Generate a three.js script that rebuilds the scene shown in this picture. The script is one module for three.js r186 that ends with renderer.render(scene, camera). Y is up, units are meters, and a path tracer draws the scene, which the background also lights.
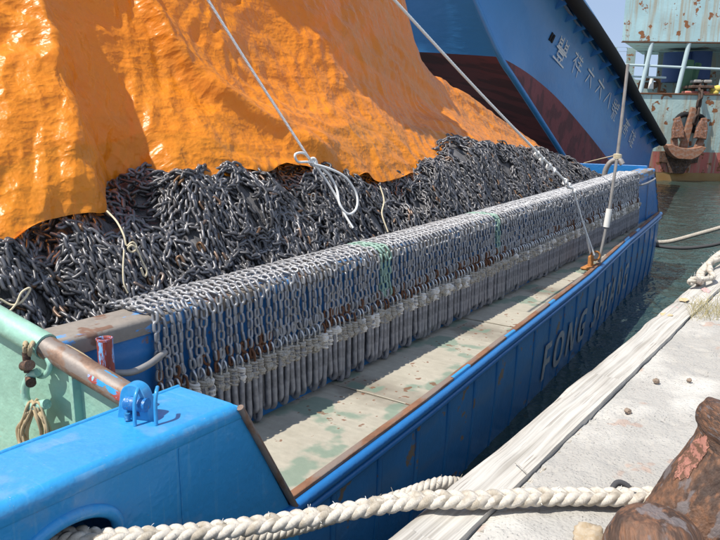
import * as THREE from 'three';
import { mergeGeometries, mergeVertices } from 'three/addons/utils/BufferGeometryUtils.js';
import { RoundedBoxGeometry } from 'three/addons/geometries/RoundedBoxGeometry.js';
import { FontLoader } from 'three/addons/loaders/FontLoader.js';

// ------------------------------------------------------------------ camera, sky, sun, exposure
const scene = new THREE.Scene();
const EYE = 3.1, F = 720, PITCH = Math.atan((270 - 118) / F), YAW = THREE.MathUtils.degToRad(36);
const camera = new THREE.PerspectiveCamera(2 * Math.atan(270 / F) * 180 / Math.PI, 4 / 3, 0.05, 4000);
camera.rotation.order = 'YXZ';
camera.position.set(0, EYE, 0);
camera.rotation.set(-PITCH, YAW, 0);
scene.add(camera);

const renderer = new THREE.WebGLRenderer({ antialias: true });
renderer.toneMapping = THREE.LinearToneMapping;
renderer.toneMappingExposure = 1.2;
renderer.shadowMap.enabled = true;

const sunDir = new THREE.Vector3(-0.21, 0.85, 0.47).normalize();
const sun = new THREE.DirectionalLight(new THREE.Color(1.0, 0.95, 0.87), 4.9);
sun.name = 'sun';
sun.position.copy(sunDir).multiplyScalar(60).add(new THREE.Vector3(-3, 0, -8));
sun.target.position.set(-3, 0, -8);
sun.castShadow = true;
sun.shadow.mapSize.set(4096, 4096);
Object.assign(sun.shadow.camera, { left: -40, right: 40, top: 40, bottom: -40, near: 1, far: 160 });
scene.add(sun, sun.target);

// ------------------------------------------------------------------ noise and texture helpers
function rng(seed) { let a = seed >>> 0; return () => { a = (a + 0x6D2B79F5) >>> 0; let t = a; t = Math.imul(t ^ (t >>> 15), t | 1); t ^= t + Math.imul(t ^ (t >>> 7), t | 61); return ((t ^ (t >>> 14)) >>> 0) / 4294967296; }; }
const R = rng(20240611);
const rnd = (a = 0, b = 1) => a + (b - a) * R();
const clamp = (x, a = 0, b = 1) => Math.min(b, Math.max(a, x));
const lerp = (a, b, t) => a + (b - a) * t;
const sstep = (a, b, x) => { const t = clamp((x - a) / (b - a)); return t * t * (3 - 2 * t); };
function h2(x, y, s) { let h = Math.imul(x | 0, 374761393) + Math.imul(y | 0, 668265263) + Math.imul(s | 0, 1274126177); h = Math.imul(h ^ (h >>> 13), 1274126177); return ((h ^ (h >>> 16)) >>> 0) / 4294967296; }
function vn(x, y, s = 0, per = 0) {           // value noise; per > 0 makes it repeat
  const xi = Math.floor(x), yi = Math.floor(y), fx = x - xi, fy = y - yi;
  const px = per ? per[0] || per : 0, py = per ? per[1] || per : 0, w = (v) => px ? ((v % px) + px) % px : v, wv = (v) => py ? ((v % py) + py) % py : v;
  const u = fx * fx * (3 - 2 * fx), v = fy * fy * (3 - 2 * fy);
  const a = w(xi), b = w(xi + 1), c = wv(yi), d = wv(yi + 1);
  return lerp(lerp(h2(a, c, s), h2(b, c, s), u), lerp(h2(a, d, s), h2(b, d, s), u), v);
}
function fbm(x, y, s = 0, oct = 4, per = 0) { let a = 0, g = 0.5, n = 0; for (let i = 0; i < oct; i++) { a += g * vn(x, y, s + i * 17, per); n += g; x *= 2; y *= 2; if (per) per = per.length ? [per[0] * 2, per[1] * 2] : per * 2; g *= 0.5; } return a / n; }
function tex(w, h, fn, srgb = true, wrap = THREE.RepeatWrapping) {   // fn(u, v) -> [r, g, b] in linear values 0..1
  const d = new Uint8Array(w * h * 4);
  const enc = srgb ? (c) => 255 * (c <= 0.0031308 ? 12.92 * c : 1.055 * Math.pow(c, 1 / 2.4) - 0.055) : (c) => 255 * c;
  for (let j = 0; j < h; j++) for (let i = 0; i < w; i++) {
    const c = fn(i / w, j / h), k = (j * w + i) * 4;
    if (typeof c === 'number') d[k] = d[k + 1] = d[k + 2] = enc(clamp(c)); else { d[k] = enc(clamp(c[0])); d[k + 1] = enc(clamp(c[1])); d[k + 2] = enc(clamp(c[2])); }
    d[k + 3] = 255;
  }
  const t = new THREE.DataTexture(d, w, h, THREE.RGBAFormat);
  t.wrapS = t.wrapT = wrap; t.magFilter = THREE.LinearFilter; t.minFilter = THREE.LinearMipmapLinearFilter; t.generateMipmaps = true;
  if (srgb) t.colorSpace = THREE.SRGBColorSpace;
  t.needsUpdate = true;
  return t;
}
const mix3 = (a, b, t) => [lerp(a[0], b[0], t), lerp(a[1], b[1], t), lerp(a[2], b[2], t)];
const mul3 = (a, k) => [a[0] * k, a[1] * k, a[2] * k];
function rep(t, metresU, metresV = metresU) { const c = t.clone(); c.repeat.set(1 / metresU, 1 / metresV); c.needsUpdate = true; return c; }

// the sky: blue air with broken white cloud
{
  const W = 1024, H = 512, d = new Float32Array(W * H * 4);
  for (let j = 0; j < H; j++) for (let i = 0; i < W; i++) {
    const el = ((j + 0.5) / H - 0.5) * Math.PI, az = ((i + 0.5) / W - 0.5) * 2 * Math.PI;
    const y = Math.sin(el), x = Math.cos(el) * Math.cos(az), z = Math.cos(el) * Math.sin(az);
    let c;
    if (y > 0) {
      const t = Math.pow(y, 0.5);
      c = mix3([0.50, 0.62, 0.78], [0.085, 0.20, 0.47], t);
      const k = 1 / (y + 0.12), n = fbm(x * k * 1.1 + 3.3, z * k * 1.1 + 7.7, 5, 6);
      c = mix3(c, [0.78, 0.81, 0.85], sstep(0.48, 0.68, n) * 0.8);
    } else c = mix3([0.45, 0.55, 0.62], [0.1, 0.13, 0.15], Math.min(1, -y * 4));
    const k = (j * W + i) * 4; d[k] = c[0]; d[k + 1] = c[1]; d[k + 2] = c[2]; d[k + 3] = 1;
  }
  const t = new THREE.DataTexture(d, W, H, THREE.RGBAFormat, THREE.FloatType);
  t.mapping = THREE.EquirectangularReflectionMapping; t.magFilter = t.minFilter = THREE.LinearFilter; t.wrapS = THREE.RepeatWrapping; t.needsUpdate = true;
  scene.background = t; scene.environment = t;
}

// ------------------------------------------------------------------ placing helpers
// World: x = across (quay at +x, boat at -x), y = up with the water at 0, z = -along the quay. V(u, x, y): u metres along.
const V = (u, x, y) => new THREE.Vector3(x, y, -u);
function at(px, py, f) {                      // a point f metres in front of the lens' foot, seen at photo pixel px, py
  const r = (px - 360) / F, q = (270 - py) / F, c = Math.cos(PITCH), s = Math.sin(PITCH);
  const yw = q * c - s, fw = c + q * s, k = f / fw;
  return V((fw * Math.cos(YAW) + r * Math.sin(YAW)) * k, (r * Math.cos(YAW) - fw * Math.sin(YAW)) * k, EYE + yw * k);
}
function atL(px, py, L) { const a = at(px, py, 1), k = L / a.x; return new THREE.Vector3(L, EYE + (a.y - EYE) * k, a.z * k); }
function atY(px, py, y) { const a = at(px, py, 1), k = (y - EYE) / (a.y - EYE); return new THREE.Vector3(a.x * k, y, a.z * k); }
const sheer = (u) => u > 2 ? 0.00115 * (u - 2) ** 2 : 0;

const taken = new Map();
function numbered(n) { const k = taken.get(n) || 0; taken.set(n, k + 1); return k ? `${n}_${String(k).padStart(3, '0')}` : n; }
function shadows(o) { o.castShadow = o.receiveShadow = true; return o; }
function thing(name, label, category, pos, group) {
  const g = new THREE.Group(); g.name = numbered(name); g.userData = { label, category }; if (group) g.userData.group = group;
  if (pos) g.position.copy(pos); scene.add(g); return g;
}
function solo(name, geo, mat, label, category, group) {
  const m = shadows(new THREE.Mesh(geo, mat)); m.name = numbered(name); m.userData = { label, category }; if (group) m.userData.group = group; scene.add(m); return m;
}
function part(parent, name, geo, mat, label) {
  const m = shadows(new THREE.Mesh(geo, mat)); m.name = name; if (label) m.userData.label = label; parent.add(m); return m;
}
function structure(name, geo, mat) { const m = shadows(new THREE.Mesh(geo, mat)); m.name = name; m.userData.kind = 'structure'; scene.add(m); return m; }

function muv(geo, rot = 0) {                  // uv in metres by the face's dominant axis
  const g = geo.index ? geo.toNonIndexed() : geo, p = g.attributes.position, uv = new Float32Array(p.count * 2);
  const a = new THREE.Vector3(), b = new THREE.Vector3(), c = new THREE.Vector3();
  for (let i = 0; i < p.count; i += 3) {
    a.fromBufferAttribute(p, i); b.fromBufferAttribute(p, i + 1); c.fromBufferAttribute(p, i + 2);
    const n = b.clone().sub(a).cross(c.clone().sub(a)), ax = Math.abs(n.x), ay = Math.abs(n.y), az = Math.abs(n.z);
    [a, b, c].forEach((v, k) => {
      let s, t; if (ay >= ax && ay >= az) { s = v.z; t = v.x; } else if (ax >= az) { s = v.z; t = v.y; } else { s = v.x; t = v.y; }
      if (rot) [s, t] = [t, s];
      uv[(i + k) * 2] = s; uv[(i + k) * 2 + 1] = t;
    });
  }
  g.setAttribute('uv', new THREE.BufferAttribute(uv, 2));
  return g;
}
function box(w, h, d, x, y, z, r = 0.006, seg = 2) { const g = new RoundedBoxGeometry(w, h, d, seg, Math.min(r, w / 2.01, h / 2.01, d / 2.01)); g.translate(x, y, z); return muv(g); }
function tube(pts, r, seg = 40, rad = 8, closed = false) {
  const c = pts instanceof THREE.Curve ? pts : new THREE.CatmullRomCurve3(pts, closed, 'centripetal');
  const g = new THREE.TubeGeometry(c, seg, r, rad, closed), p = g.attributes.uv, L = c.getLength();
  for (let i = 0; i < p.count; i++) p.setXY(i, p.getX(i) * L, p.getY(i) * 2 * Math.PI * r);
  if (closed) return g;
  return mergeGeometries([g, ...[0, 1].map((t) => { const e = new THREE.CircleGeometry(r, rad); e.applyQuaternion(new THREE.Quaternion().setFromUnitVectors(new THREE.Vector3(0, 0, 1), c.getTangentAt(t).multiplyScalar(t ? 1 : -1))); const q = c.getPointAt(t); e.translate(q.x, q.y, q.z); return e; })]);
}
function rod(a, b, r, rad = 10) { return tube(new THREE.LineCurve3(a, b), r, 1, rad); }
function grid(nu, nv, fn, flip = false) {     // fn(s, t) -> Vector3; smooth surface
  const pos = [], uv = [], idx = [];
  for (let j = 0; j <= nv; j++) for (let i = 0; i <= nu; i++) { const q = fn(i / nu, j / nv); pos.push(q.x, q.y, q.z); uv.push(q.tu ?? i / nu, q.tv ?? j / nv); }
  for (let j = 0; j < nv; j++) for (let i = 0; i < nu; i++) { const a = j * (nu + 1) + i, b = a + 1, c = a + nu + 1, d = c + 1; flip ? idx.push(a, c, b, b, c, d) : idx.push(a, b, c, b, d, c); }
  const g = new THREE.BufferGeometry(); g.setAttribute('position', new THREE.Float32BufferAttribute(pos, 3)); g.setAttribute('uv', new THREE.Float32BufferAttribute(uv, 2)); g.setIndex(idx); g.computeVertexNormals(); return g;
}
function prism(poly, depth, bevel = 0) {      // poly: [[x, y]...] extruded along +z
  const s = new THREE.Shape(poly.map(([x, y]) => new THREE.Vector2(x, y)));
  return new THREE.ExtrudeGeometry(s, { depth, bevelEnabled: bevel > 0, bevelSize: bevel, bevelThickness: bevel, bevelSegments: 2, curveSegments: 10 });
}
function cat(pts, t) {                        // Catmull-Rom through a list, t in 0..1
  const n = pts.length - 1, x = clamp(t) * n, i = Math.min(n - 1, Math.floor(x)), f = x - i;
  const p0 = pts[Math.max(0, i - 1)], p1 = pts[i], p2 = pts[i + 1], p3 = pts[Math.min(n, i + 2)];
  const h = (a, b, c, d) => 0.5 * (2 * b + (c - a) * f + (2 * a - 5 * b + 4 * c - d) * f * f + (3 * b - a - 3 * c + d) * f * f * f);
  return new THREE.Vector3(h(p0.x, p1.x, p2.x, p3.x), h(p0.y, p1.y, p2.y, p3.y), h(p0.z, p1.z, p2.z, p3.z));
}

// ------------------------------------------------------------------ materials
const std = (o) => new THREE.MeshStandardMaterial(o);
const phys = (o) => new THREE.MeshPhysicalMaterial(o);
const rgb = (r, g, b) => new THREE.Color().setRGB(r, g, b);
const RUST = [0.16, 0.055, 0.02], RUSTL = [0.32, 0.13, 0.05];
// paint with grime, scuffs and chips; chip 0..1 says how much of it is gone
function paintTex(base, chip, under, seed, scale = 1, grime = 0.25) {
  return tex(512, 512, (u, v) => {
    const n = fbm(u * 6 * scale, v * 6 * scale, seed, 5, 6 * scale), m = fbm(u * 24 * scale, v * 24 * scale, seed + 9, 4, 24 * scale), q = fbm(u * 3, v * 12, seed + 31, 4, [3, 12]);
    let c = mul3(base, 1 - grime * 0.5 + grime * n + (m - 0.5) * grime * 0.6);
    c = mix3(c, [0.22, 0.19, 0.15], grime * 0.5 * sstep(0.5, 0.8, q));
    const k = n * 0.6 + m * 0.4;
    return mix3(c, mix3(under, mul3(under, 2), m), sstep(1 - chip - 0.02, 1 - chip + 0.02, k));
  });
}
const bumpFine = tex(512, 512, (u, v) => 0.6 * fbm(u * 16, v * 16, 71, 5, 16) + 0.4 * fbm(u * 5, v * 5, 72, 3, 5), false);
const bumpSteel = tex(512, 512, (u, v) => fbm(u * 3, v * 3, 81, 3, 3) * 0.8 + 0.2 * fbm(u * 40, v * 40, 82, 3, 40), false);
const paint = (t, m, rough = 0.42, bump = 0.004) => phys({ map: rep(t, m), roughness: rough, bumpMap: rep(bumpSteel, m * 0.8), bumpScale: bump, clearcoat: 0.15, clearcoatRoughness: 0.3 });
const M = {
  blue: phys({ map: rep(tex(1024, 1024, (u, v) => { const n = fbm(u * 5, v * 5, 3, 6, 5), sp = vn(u * 260, v * 260, 4, 260), sc = fbm(u * 90, v * 5, 6, 4, [90, 5]), m = fbm(u * 30, v * 30, 12, 4, 30); let c = mul3([0.035, 0.295, 0.61], 0.86 + 0.28 * n); c = mix3(c, [0.10, 0.36, 0.62], sstep(0.60, 0.74, sc) * 0.5 * sstep(0.4, 0.6, n)); c = mix3(c, [0.30, 0.38, 0.44], sstep(0.60, 0.78, fbm(u * 12, v * 12, 7, 5, 12)) * 0.22); c = mix3(c, [0.42, 0.40, 0.36], sstep(0.955, 0.985, sp) * 0.6); return mix3(c, [0.28, 0.22, 0.20], sstep(0.715, 0.73, n * 0.55 + m * 0.45)); }), 1.5), roughness: 0.40, roughnessMap: rep(tex(256, 256, (u, v) => 0.75 + 0.5 * (fbm(u * 6, v * 6, 8, 5, 6) - 0.5), false), 0.9), bumpMap: rep(bumpSteel, 1.1), bumpScale: 0.014, clearcoat: 0.12, clearcoatRoughness: 0.3 }),
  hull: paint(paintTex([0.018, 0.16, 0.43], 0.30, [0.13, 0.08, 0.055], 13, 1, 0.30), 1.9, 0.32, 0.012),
  cap: std({ map: rep(tex(512, 512, (u, v) => { const n = fbm(u * 5, v * 5, 41, 5, 5), m = fbm(u * 30, v * 30, 42, 4, 30); let c = mix3([0.17, 0.15, 0.13], [0.34, 0.30, 0.26], n * 0.6 + m * 0.4); c = mix3(c, [0.10, 0.30, 0.62], sstep(0.61, 0.65, fbm(u * 4, v * 14, 43, 5, [4, 14]))); return mix3(c, RUST, sstep(0.60, 0.72, fbm(u * 9, v * 9, 44, 4, 9)) * 0.7); }), 0.9), roughness: 0.75, bumpMap: rep(bumpFine, 0.5), bumpScale: 0.004 }),
  green: paint(paintTex([0.30, 0.53, 0.42], 0.285, [0.26, 0.22, 0.16], 33, 1, 0.34), 1.1, 0.5, 0.012),
  rustbar: std({ map: rep(tex(512, 256, (u, v) => { const n = fbm(u * 12, v * 3, 51, 5, [12, 3]), m = fbm(u * 40, v * 20, 52, 4, [40, 20]); let c = mix3([0.10, 0.05, 0.03], [0.36, 0.17, 0.09], n * 0.7 + m * 0.3); return mix3(c, [0.22, 0.17, 0.14], sstep(0.5, 0.7, fbm(u * 5, v * 5, 53, 4, 5))); }), 1.4, 0.3), roughness: 0.8, bumpMap: rep(bumpFine, 0.25), bumpScale: 0.003 }),
  pipe: std({ map: rep(tex(512, 256, (u, v) => { const n = fbm(u * 8, v * 4, 55, 5, [8, 4]), m = fbm(u * 40, v * 20, 56, 4, [40, 20]); const c = mix3([0.12, 0.075, 0.055], [0.34, 0.21, 0.14], n * 0.5 + m * 0.5); return mix3(c, [0.25, 0.21, 0.185], sstep(0.42, 0.56, fbm(u * 4, v * 4, 57, 4, 4))); }), 0.45, 0.25), roughness: 0.55, metalness: 0.2, bumpMap: rep(bumpFine, 0.3), bumpScale: 0.002 }),
  rust: std({ map: rep(tex(512, 512, (u, v) => { const n = fbm(u * 6, v * 6, 61, 6, 6), m = fbm(u * 30, v * 30, 62, 4, 30); let c = mix3([0.05, 0.030, 0.022], [0.17, 0.088, 0.052], sstep(0.3, 0.75, n * 0.6 + m * 0.4)); c = mix3(c, [0.22, 0.10, 0.05], sstep(0.58, 0.7, m) * 0.5); return mix3(c, [0.16, 0.14, 0.14], sstep(0.6, 0.72, fbm(u * 10, v * 10, 63, 5, 10)) * 0.8); }), 0.45), roughness: 0.72, bumpMap: rep(bumpFine, 0.16), bumpScale: 0.008 }),
  orangeRust: std({ map: rep(tex(256, 256, (u, v) => mix3([0.30, 0.11, 0.03], [0.55, 0.25, 0.07], fbm(u * 10, v * 10, 65, 4, 10))), 0.3), roughness: 0.85, bumpMap: rep(bumpFine, 0.1), bumpScale: 0.003 }),
  chain: std({ color: rgb(0.33, 0.335, 0.35), roughness: 0.48, metalness: 0.5 }),
  chainRust: std({ color: rgb(0.15, 0.065, 0.032), roughness: 0.75, metalness: 0.2 }),
  chainGreen: std({ color: rgb(0.27, 0.40, 0.34), roughness: 0.55, metalness: 0.25 }),
  heapChain: std({ color: rgb(1, 1, 1), roughness: 0.40, metalness: 0.45 }),
  hook: std({ color: rgb(0.55, 0.55, 0.54), roughness: 0.32, metalness: 0.7 }),
  bar: std({ map: rep(tex(256, 256, (u, v) => mul3([0.27, 0.275, 0.30], 0.45 + 1.1 * fbm(u * 10, v * 10, 66, 5, 10))), 0.35), roughness: 0.55, metalness: 0.35, bumpMap: rep(bumpFine, 0.12), bumpScale: 0.003 }),
  cord: std({ map: rep(tex(256, 256, (u, v) => mul3([0.40, 0.365, 0.31], 0.5 + 1.0 * fbm(u * 20, v * 20, 67, 4, 20))), 0.12), roughness: 0.95 }),
  rag: std({ color: rgb(0.70, 0.66, 0.60), roughness: 0.9 }),
  heapCore: std({ map: rep(tex(256, 256, (u, v) => mul3([0.115, 0.113, 0.118], 0.5 + 1.0 * fbm(u * 24, v * 24, 68, 4, 24))), 0.8), roughness: 0.95, bumpMap: rep(bumpFine, 0.3), bumpScale: 0.03 }),
  rope: std({ map: rep(tex(256, 256, (u, v) => { const n = fbm(u * 40, v * 6, 69, 4, [40, 6]), m = fbm(u * 5, v * 5, 70, 4, 5); return mix3([0.66, 0.61, 0.53], [0.33, 0.28, 0.21], sstep(0.42, 0.66, m) * 0.6 + 0.4 * n); }), 0.25), roughness: 0.9, bumpMap: rep(tex(256, 256, (u, v) => fbm(u * 64, v * 8, 73, 3, [64, 8]), false), 0.06), bumpScale: 0.002 }),
  line: std({ color: rgb(0.78, 0.78, 0.76), roughness: 0.8 }),
  twine: std({ color: rgb(0.42, 0.33, 0.20), roughness: 0.95 }),
  twinePale: std({ color: rgb(0.62, 0.54, 0.38), roughness: 0.9 }),
  darkRope: std({ color: rgb(0.06, 0.06, 0.065), roughness: 0.9 }),
  greySteel: std({ map: rep(tex(256, 256, (u, v) => mix3([0.24, 0.23, 0.22], [0.40, 0.38, 0.36], fbm(u * 8, v * 8, 74, 4, 8))), 0.5), roughness: 0.6, metalness: 0.3 }),
  black: std({ color: rgb(0.010, 0.010, 0.011), roughness: 0.9 }),
  redPipe: paint(paintTex([0.34, 0.06, 0.045], 0.42, [0.16, 0.35, 0.62], 35, 1, 0.3), 0.35, 0.6, 0.003),
  whiteTape: std({ color: rgb(0.75, 0.74, 0.70), roughness: 0.7 }),
};
const plankTex = tex(512, 512, (u, v) => {
  const n = fbm(u * 6, v * 6, 91, 6, 6), m = fbm(u * 40, v * 40, 92, 4, 40), st = fbm(u * 3, v * 3, 93, 5, 3), sc = fbm(u * 60, v * 4, 97, 3, [60, 4]);
  let c = mix3([0.30, 0.27, 0.21], [0.45, 0.415, 0.335], n * 0.55 + m * 0.45);
  c = mul3(c, 0.90 + 0.2 * sc);
  c = mix3(c, [0.14, 0.115, 0.085], sstep(0.48, 0.74, st) * 0.7);
  c = mix3(c, [0.10, 0.20, 0.145], sstep(0.60, 0.68, fbm(u * 5, v * 5, 94, 5, 5)) * 0.6);
  return mix3(c, RUST, sstep(0.68, 0.72, m * 0.6 + n * 0.4) * 0.8);
});
M.deck = std({ map: rep(plankTex, 1.9), roughness: 0.85, bumpMap: rep(bumpFine, 0.6), bumpScale: 0.006 });
M.plank = std({ map: rep(tex(256, 512, (u, v) => { const g = fbm(u * 30, v * 3, 95, 4, [30, 3]), n = fbm(u * 5, v * 5, 96, 4, 5); return mix3([0.20, 0.14, 0.09], [0.42, 0.32, 0.22], g * 0.6 + n * 0.4); }), 0.6, 1.5), roughness: 0.9, bumpMap: rep(bumpFine, 0.4), bumpScale: 0.004 });
// concrete: chalky, speckled with dark aggregate and stained
const concreteTex = tex(1024, 1024, (u, v) => {
  const n = fbm(u * 5, v * 5, 101, 5, 5), m = fbm(u * 80, v * 80, 102, 3, 80), sp = vn(u * 220, v * 220, 103, 220), w = fbm(u * 3, v * 3, 104, 5, 3);
  let c = mix3([0.43, 0.405, 0.36], [0.60, 0.58, 0.53], n * 0.6 + m * 0.4);
  c = mix3(c, [0.31, 0.295, 0.27], sstep(0.50, 0.64, w) * 0.6);
  c = mix3(c, [0.12, 0.11, 0.10], sstep(0.86, 0.93, sp) * 0.7 * sstep(0.42, 0.6, fbm(u * 9, v * 9, 105, 4, 9)));
  return mix3(c, [0.40, 0.25, 0.18], sstep(0.72, 0.78, fbm(u * 14, v * 14, 106, 4, 14)) * 0.5);
});
const concreteBump = tex(1024, 1024, (u, v) => 0.45 * fbm(u * 24, v * 24, 107, 5, 24) + 0.35 * fbm(u * 110, v * 110, 108, 3, 110) + 0.2 * (1 - sstep(0.8, 0.95, vn(u * 150, v * 150, 109, 150))), false);
M.concrete = std({ map: rep(concreteTex, 2.3), roughness: 0.92, bumpMap: rep(concreteBump, 1.3), bumpScale: 0.014 });
M.timber = std({ map: rep(tex(256, 1024, (u, v) => {
  const w = fbm(u * 3, v * 3, 115, 3, 3) * 0.6, g = fbm(u * 42 + w * 8, v * 3, 111, 4, 0), gg = vn(u * 90 + w * 14, v * 5, 112), n = fbm(u * 4, v * 8, 113, 5, [4, 8]);
  let c = mix3([0.33, 0.305, 0.265], [0.55, 0.525, 0.475], sstep(0.25, 0.7, g * 0.5 + gg * 0.2 + n * 0.35));
  return mix3(c, [0.20, 0.17, 0.14], sstep(0.80, 0.9, gg) * sstep(0.5, 0.65, n) * 0.7);
}), 0.5, 2.2), roughness: 0.92, bumpMap: rep(tex(256, 1024, (u, v) => { const w = fbm(u * 3, v * 3, 115, 3, 3) * 0.6; return 0.6 * fbm(u * 42 + w * 8, v * 3, 111, 4, 0) + 0.4 * vn(u * 90 + w * 14, v * 5, 112); }, false), 0.5, 2.2), bumpScale: 0.006 });
// tarpaulin: fine weave, small crumples
const crumple = tex(1024, 1024, (u, v) => {
  let a = 0, k = 1;
  for (let o = 0; o < 4; o++) { const f = [5, 9, 17, 31][o], wx = fbm(u * f, v * f, 120 + o, 3, f), wy = fbm(u * f + 3, v * f, 130 + o, 3, f); a += k * (Math.abs(wx - 0.5) * 1.6 + Math.abs(wy - 0.5) * 1.2); k *= 0.55; }
  return clamp(a * 0.62);
}, false);
M.tarp = phys({ map: rep(tex(512, 512, (u, v) => { const n = fbm(u * 5, v * 5, 141, 5, 5), m = fbm(u * 60, v * 60, 142, 3, 60); let c = mix3([0.92, 0.27, 0.010], [0.97, 0.35, 0.022], n * 0.6 + m * 0.4); return mix3(c, [0.75, 0.34, 0.10], sstep(0.6, 0.8, fbm(u * 7, v * 7, 143, 5, 7)) * 0.2); }), 2.2), roughness: 0.36, specularIntensity: 0.7, bumpMap: rep(crumple, 1.5), bumpScale: 0.040, transmission: 0.34, thickness: 0, side: THREE.DoubleSide });
// far ship steel: pale paint, rust blooms with runs below them
function rustyTex(base, amount, seed) {
  return tex(1024, 1024, (u, v) => {
    const n = fbm(u * 6, v * 6, seed, 5, 6), m = fbm(u * 36, v * 36, seed + 1, 4, 36);
    let c = mul3(base, 0.8 + 0.4 * n);
    const run = fbm(u * 48, v * 3, seed + 2, 4, [48, 3]) * 0.7 + 0.3 * fbm(u * 12, v * 2, seed + 3, 3, [12, 2]);
    c = mix3(c, [0.40, 0.34, 0.24], sstep(0.45, 0.72, run) * 0.8);
    const bloom = fbm(u * 16, v * 14, seed + 4, 5, [16, 14]) * 0.65 + m * 0.35;
    return mix3(c, mix3(RUST, RUSTL, m), sstep(1 - amount, 1 - amount + 0.05, bloom));
  });
}
M.paleShip = std({ map: rep(rustyTex([0.42, 0.60, 0.62], 0.365, 151), 5.5), roughness: 0.7, bumpMap: rep(bumpSteel, 3), bumpScale: 0.02 });
M.paleHull = std({ map: rep(rustyTex([0.44, 0.58, 0.55], 0.38, 161), 6), roughness: 0.7, bumpMap: rep(bumpSteel, 3), bumpScale: 0.03 });
M.pinkHull = std({ map: rep(rustyTex([0.55, 0.16, 0.13], 0.44, 171), 4), roughness: 0.75 });
M.deepHull = std({ map: rep(tex(256, 256, (u, v) => mix3([0.42, 0.20, 0.05], [0.50, 0.34, 0.16], fbm(u * 6, v * 6, 175, 5, 6))), 3), roughness: 0.8 });
M.shipDark = std({ map: rep(rustyTex([0.32, 0.42, 0.42], 0.40, 181), 3), roughness: 0.8 });
M.shipBlue = phys({ map: rep(paintTex([0.048, 0.235, 0.55], 0.12, [0.06, 0.12, 0.25], 191, 1, 0.16), 5), roughness: 0.42, bumpMap: rep(bumpSteel, 4), bumpScale: 0.03, clearcoat: 0.1 });
M.shipRed = std({ map: rep(tex(512, 512, (u, v) => { const n = fbm(u * 4, v * 4, 195, 5, 4), m = fbm(u * 16, v * 10, 196, 5, [16, 10]); return mix3(mix3([0.15, 0.030, 0.036], [0.23, 0.052, 0.06], n), [0.085, 0.022, 0.028], sstep(0.5, 0.62, m) * 0.8); }), 4), roughness: 0.65, bumpMap: rep(bumpSteel, 3), bumpScale: 0.03 });
M.letter = std({ color: rgb(0.72, 0.74, 0.76), roughness: 0.6 });
M.letterDull = std({ map: rep(tex(256, 256, (u, v) => mix3([0.26, 0.29, 0.33], [0.55, 0.57, 0.60], fbm(u * 12, v * 12, 197, 5, 12))), 0.5), roughness: 0.7 });
M.pale = std({ color: rgb(0.42, 0.52, 0.54), roughness: 0.6 });
M.yellow = std({ color: rgb(0.60, 0.46, 0.10), roughness: 0.8 });
M.greenPole = std({ color: rgb(0.07, 0.16, 0.09), roughness: 0.7 });
M.tank = std({ color: rgb(0.03, 0.065, 0.19), roughness: 0.6 });
M.white = std({ color: rgb(0.75, 0.75, 0.72), roughness: 0.7 });
M.grass = std({ color: rgb(0.48, 0.42, 0.22), roughness: 0.95, side: THREE.DoubleSide });
M.paintYellow = std({ map: rep(tex(128, 128, (u, v) => mix3([0.56, 0.36, 0.12], [0.60, 0.52, 0.38], fbm(u * 14, v * 14, 198, 4, 14))), 0.3), roughness: 0.9 });
M.paintPink = std({ map: rep(tex(128, 128, (u, v) => mix3([0.55, 0.26, 0.26], [0.58, 0.50, 0.46], fbm(u * 14, v * 14, 199, 4, 14))), 0.3), roughness: 0.9 });

// ------------------------------------------------------------------ setting: water, quay
{
  const wave = tex(1024, 1024, (u, v) => 0.5 * fbm(u * 9, v * 5, 201, 4, [9, 5]) + 0.3 * fbm(u * 22, v * 12, 202, 3, [22, 12]) + 0.2 * fbm(u * 40, v * 30, 203, 3, [40, 30]), false);
  const g = new THREE.CircleGeometry(1800, 96); g.rotateX(-Math.PI / 2); g.translate(0, -0.02, 0);
  const deep = phys({ color: rgb(0.012, 0.040, 0.040), roughness: 0.08, ior: 1.333, bumpMap: rep(wave, 7), bumpScale: 0.20 });
  structure('sea', muv(g), deep);
  const n = grid(300, 360, (s, t) => {
    const x = lerp(-14, 26, s), z = lerp(2, -46, t);
    const e = sstep(0, 0.06, Math.min(s, 1 - s, t, 1 - t));
    const w = (fbm(x * 1.2 + 9, z * 2.2, 211, 3) - 0.5) * 0.05 + (fbm(x * 3.1, z * 5.6, 212, 3) - 0.5) * 0.026;
    const p = new THREE.Vector3(x, 0.006 + w * e, z); p.tu = x; p.tv = z; return p;
  });
  structure('harbour_water', n, phys({ color: rgb(0.028, 0.055, 0.052), roughness: 0.07, ior: 1.333, bumpMap: rep(wave, 3), bumpScale: 0.06 }));
}
const QUAY = 1.5, EDGE = -1.42, SEAM = -1.14;
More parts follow.
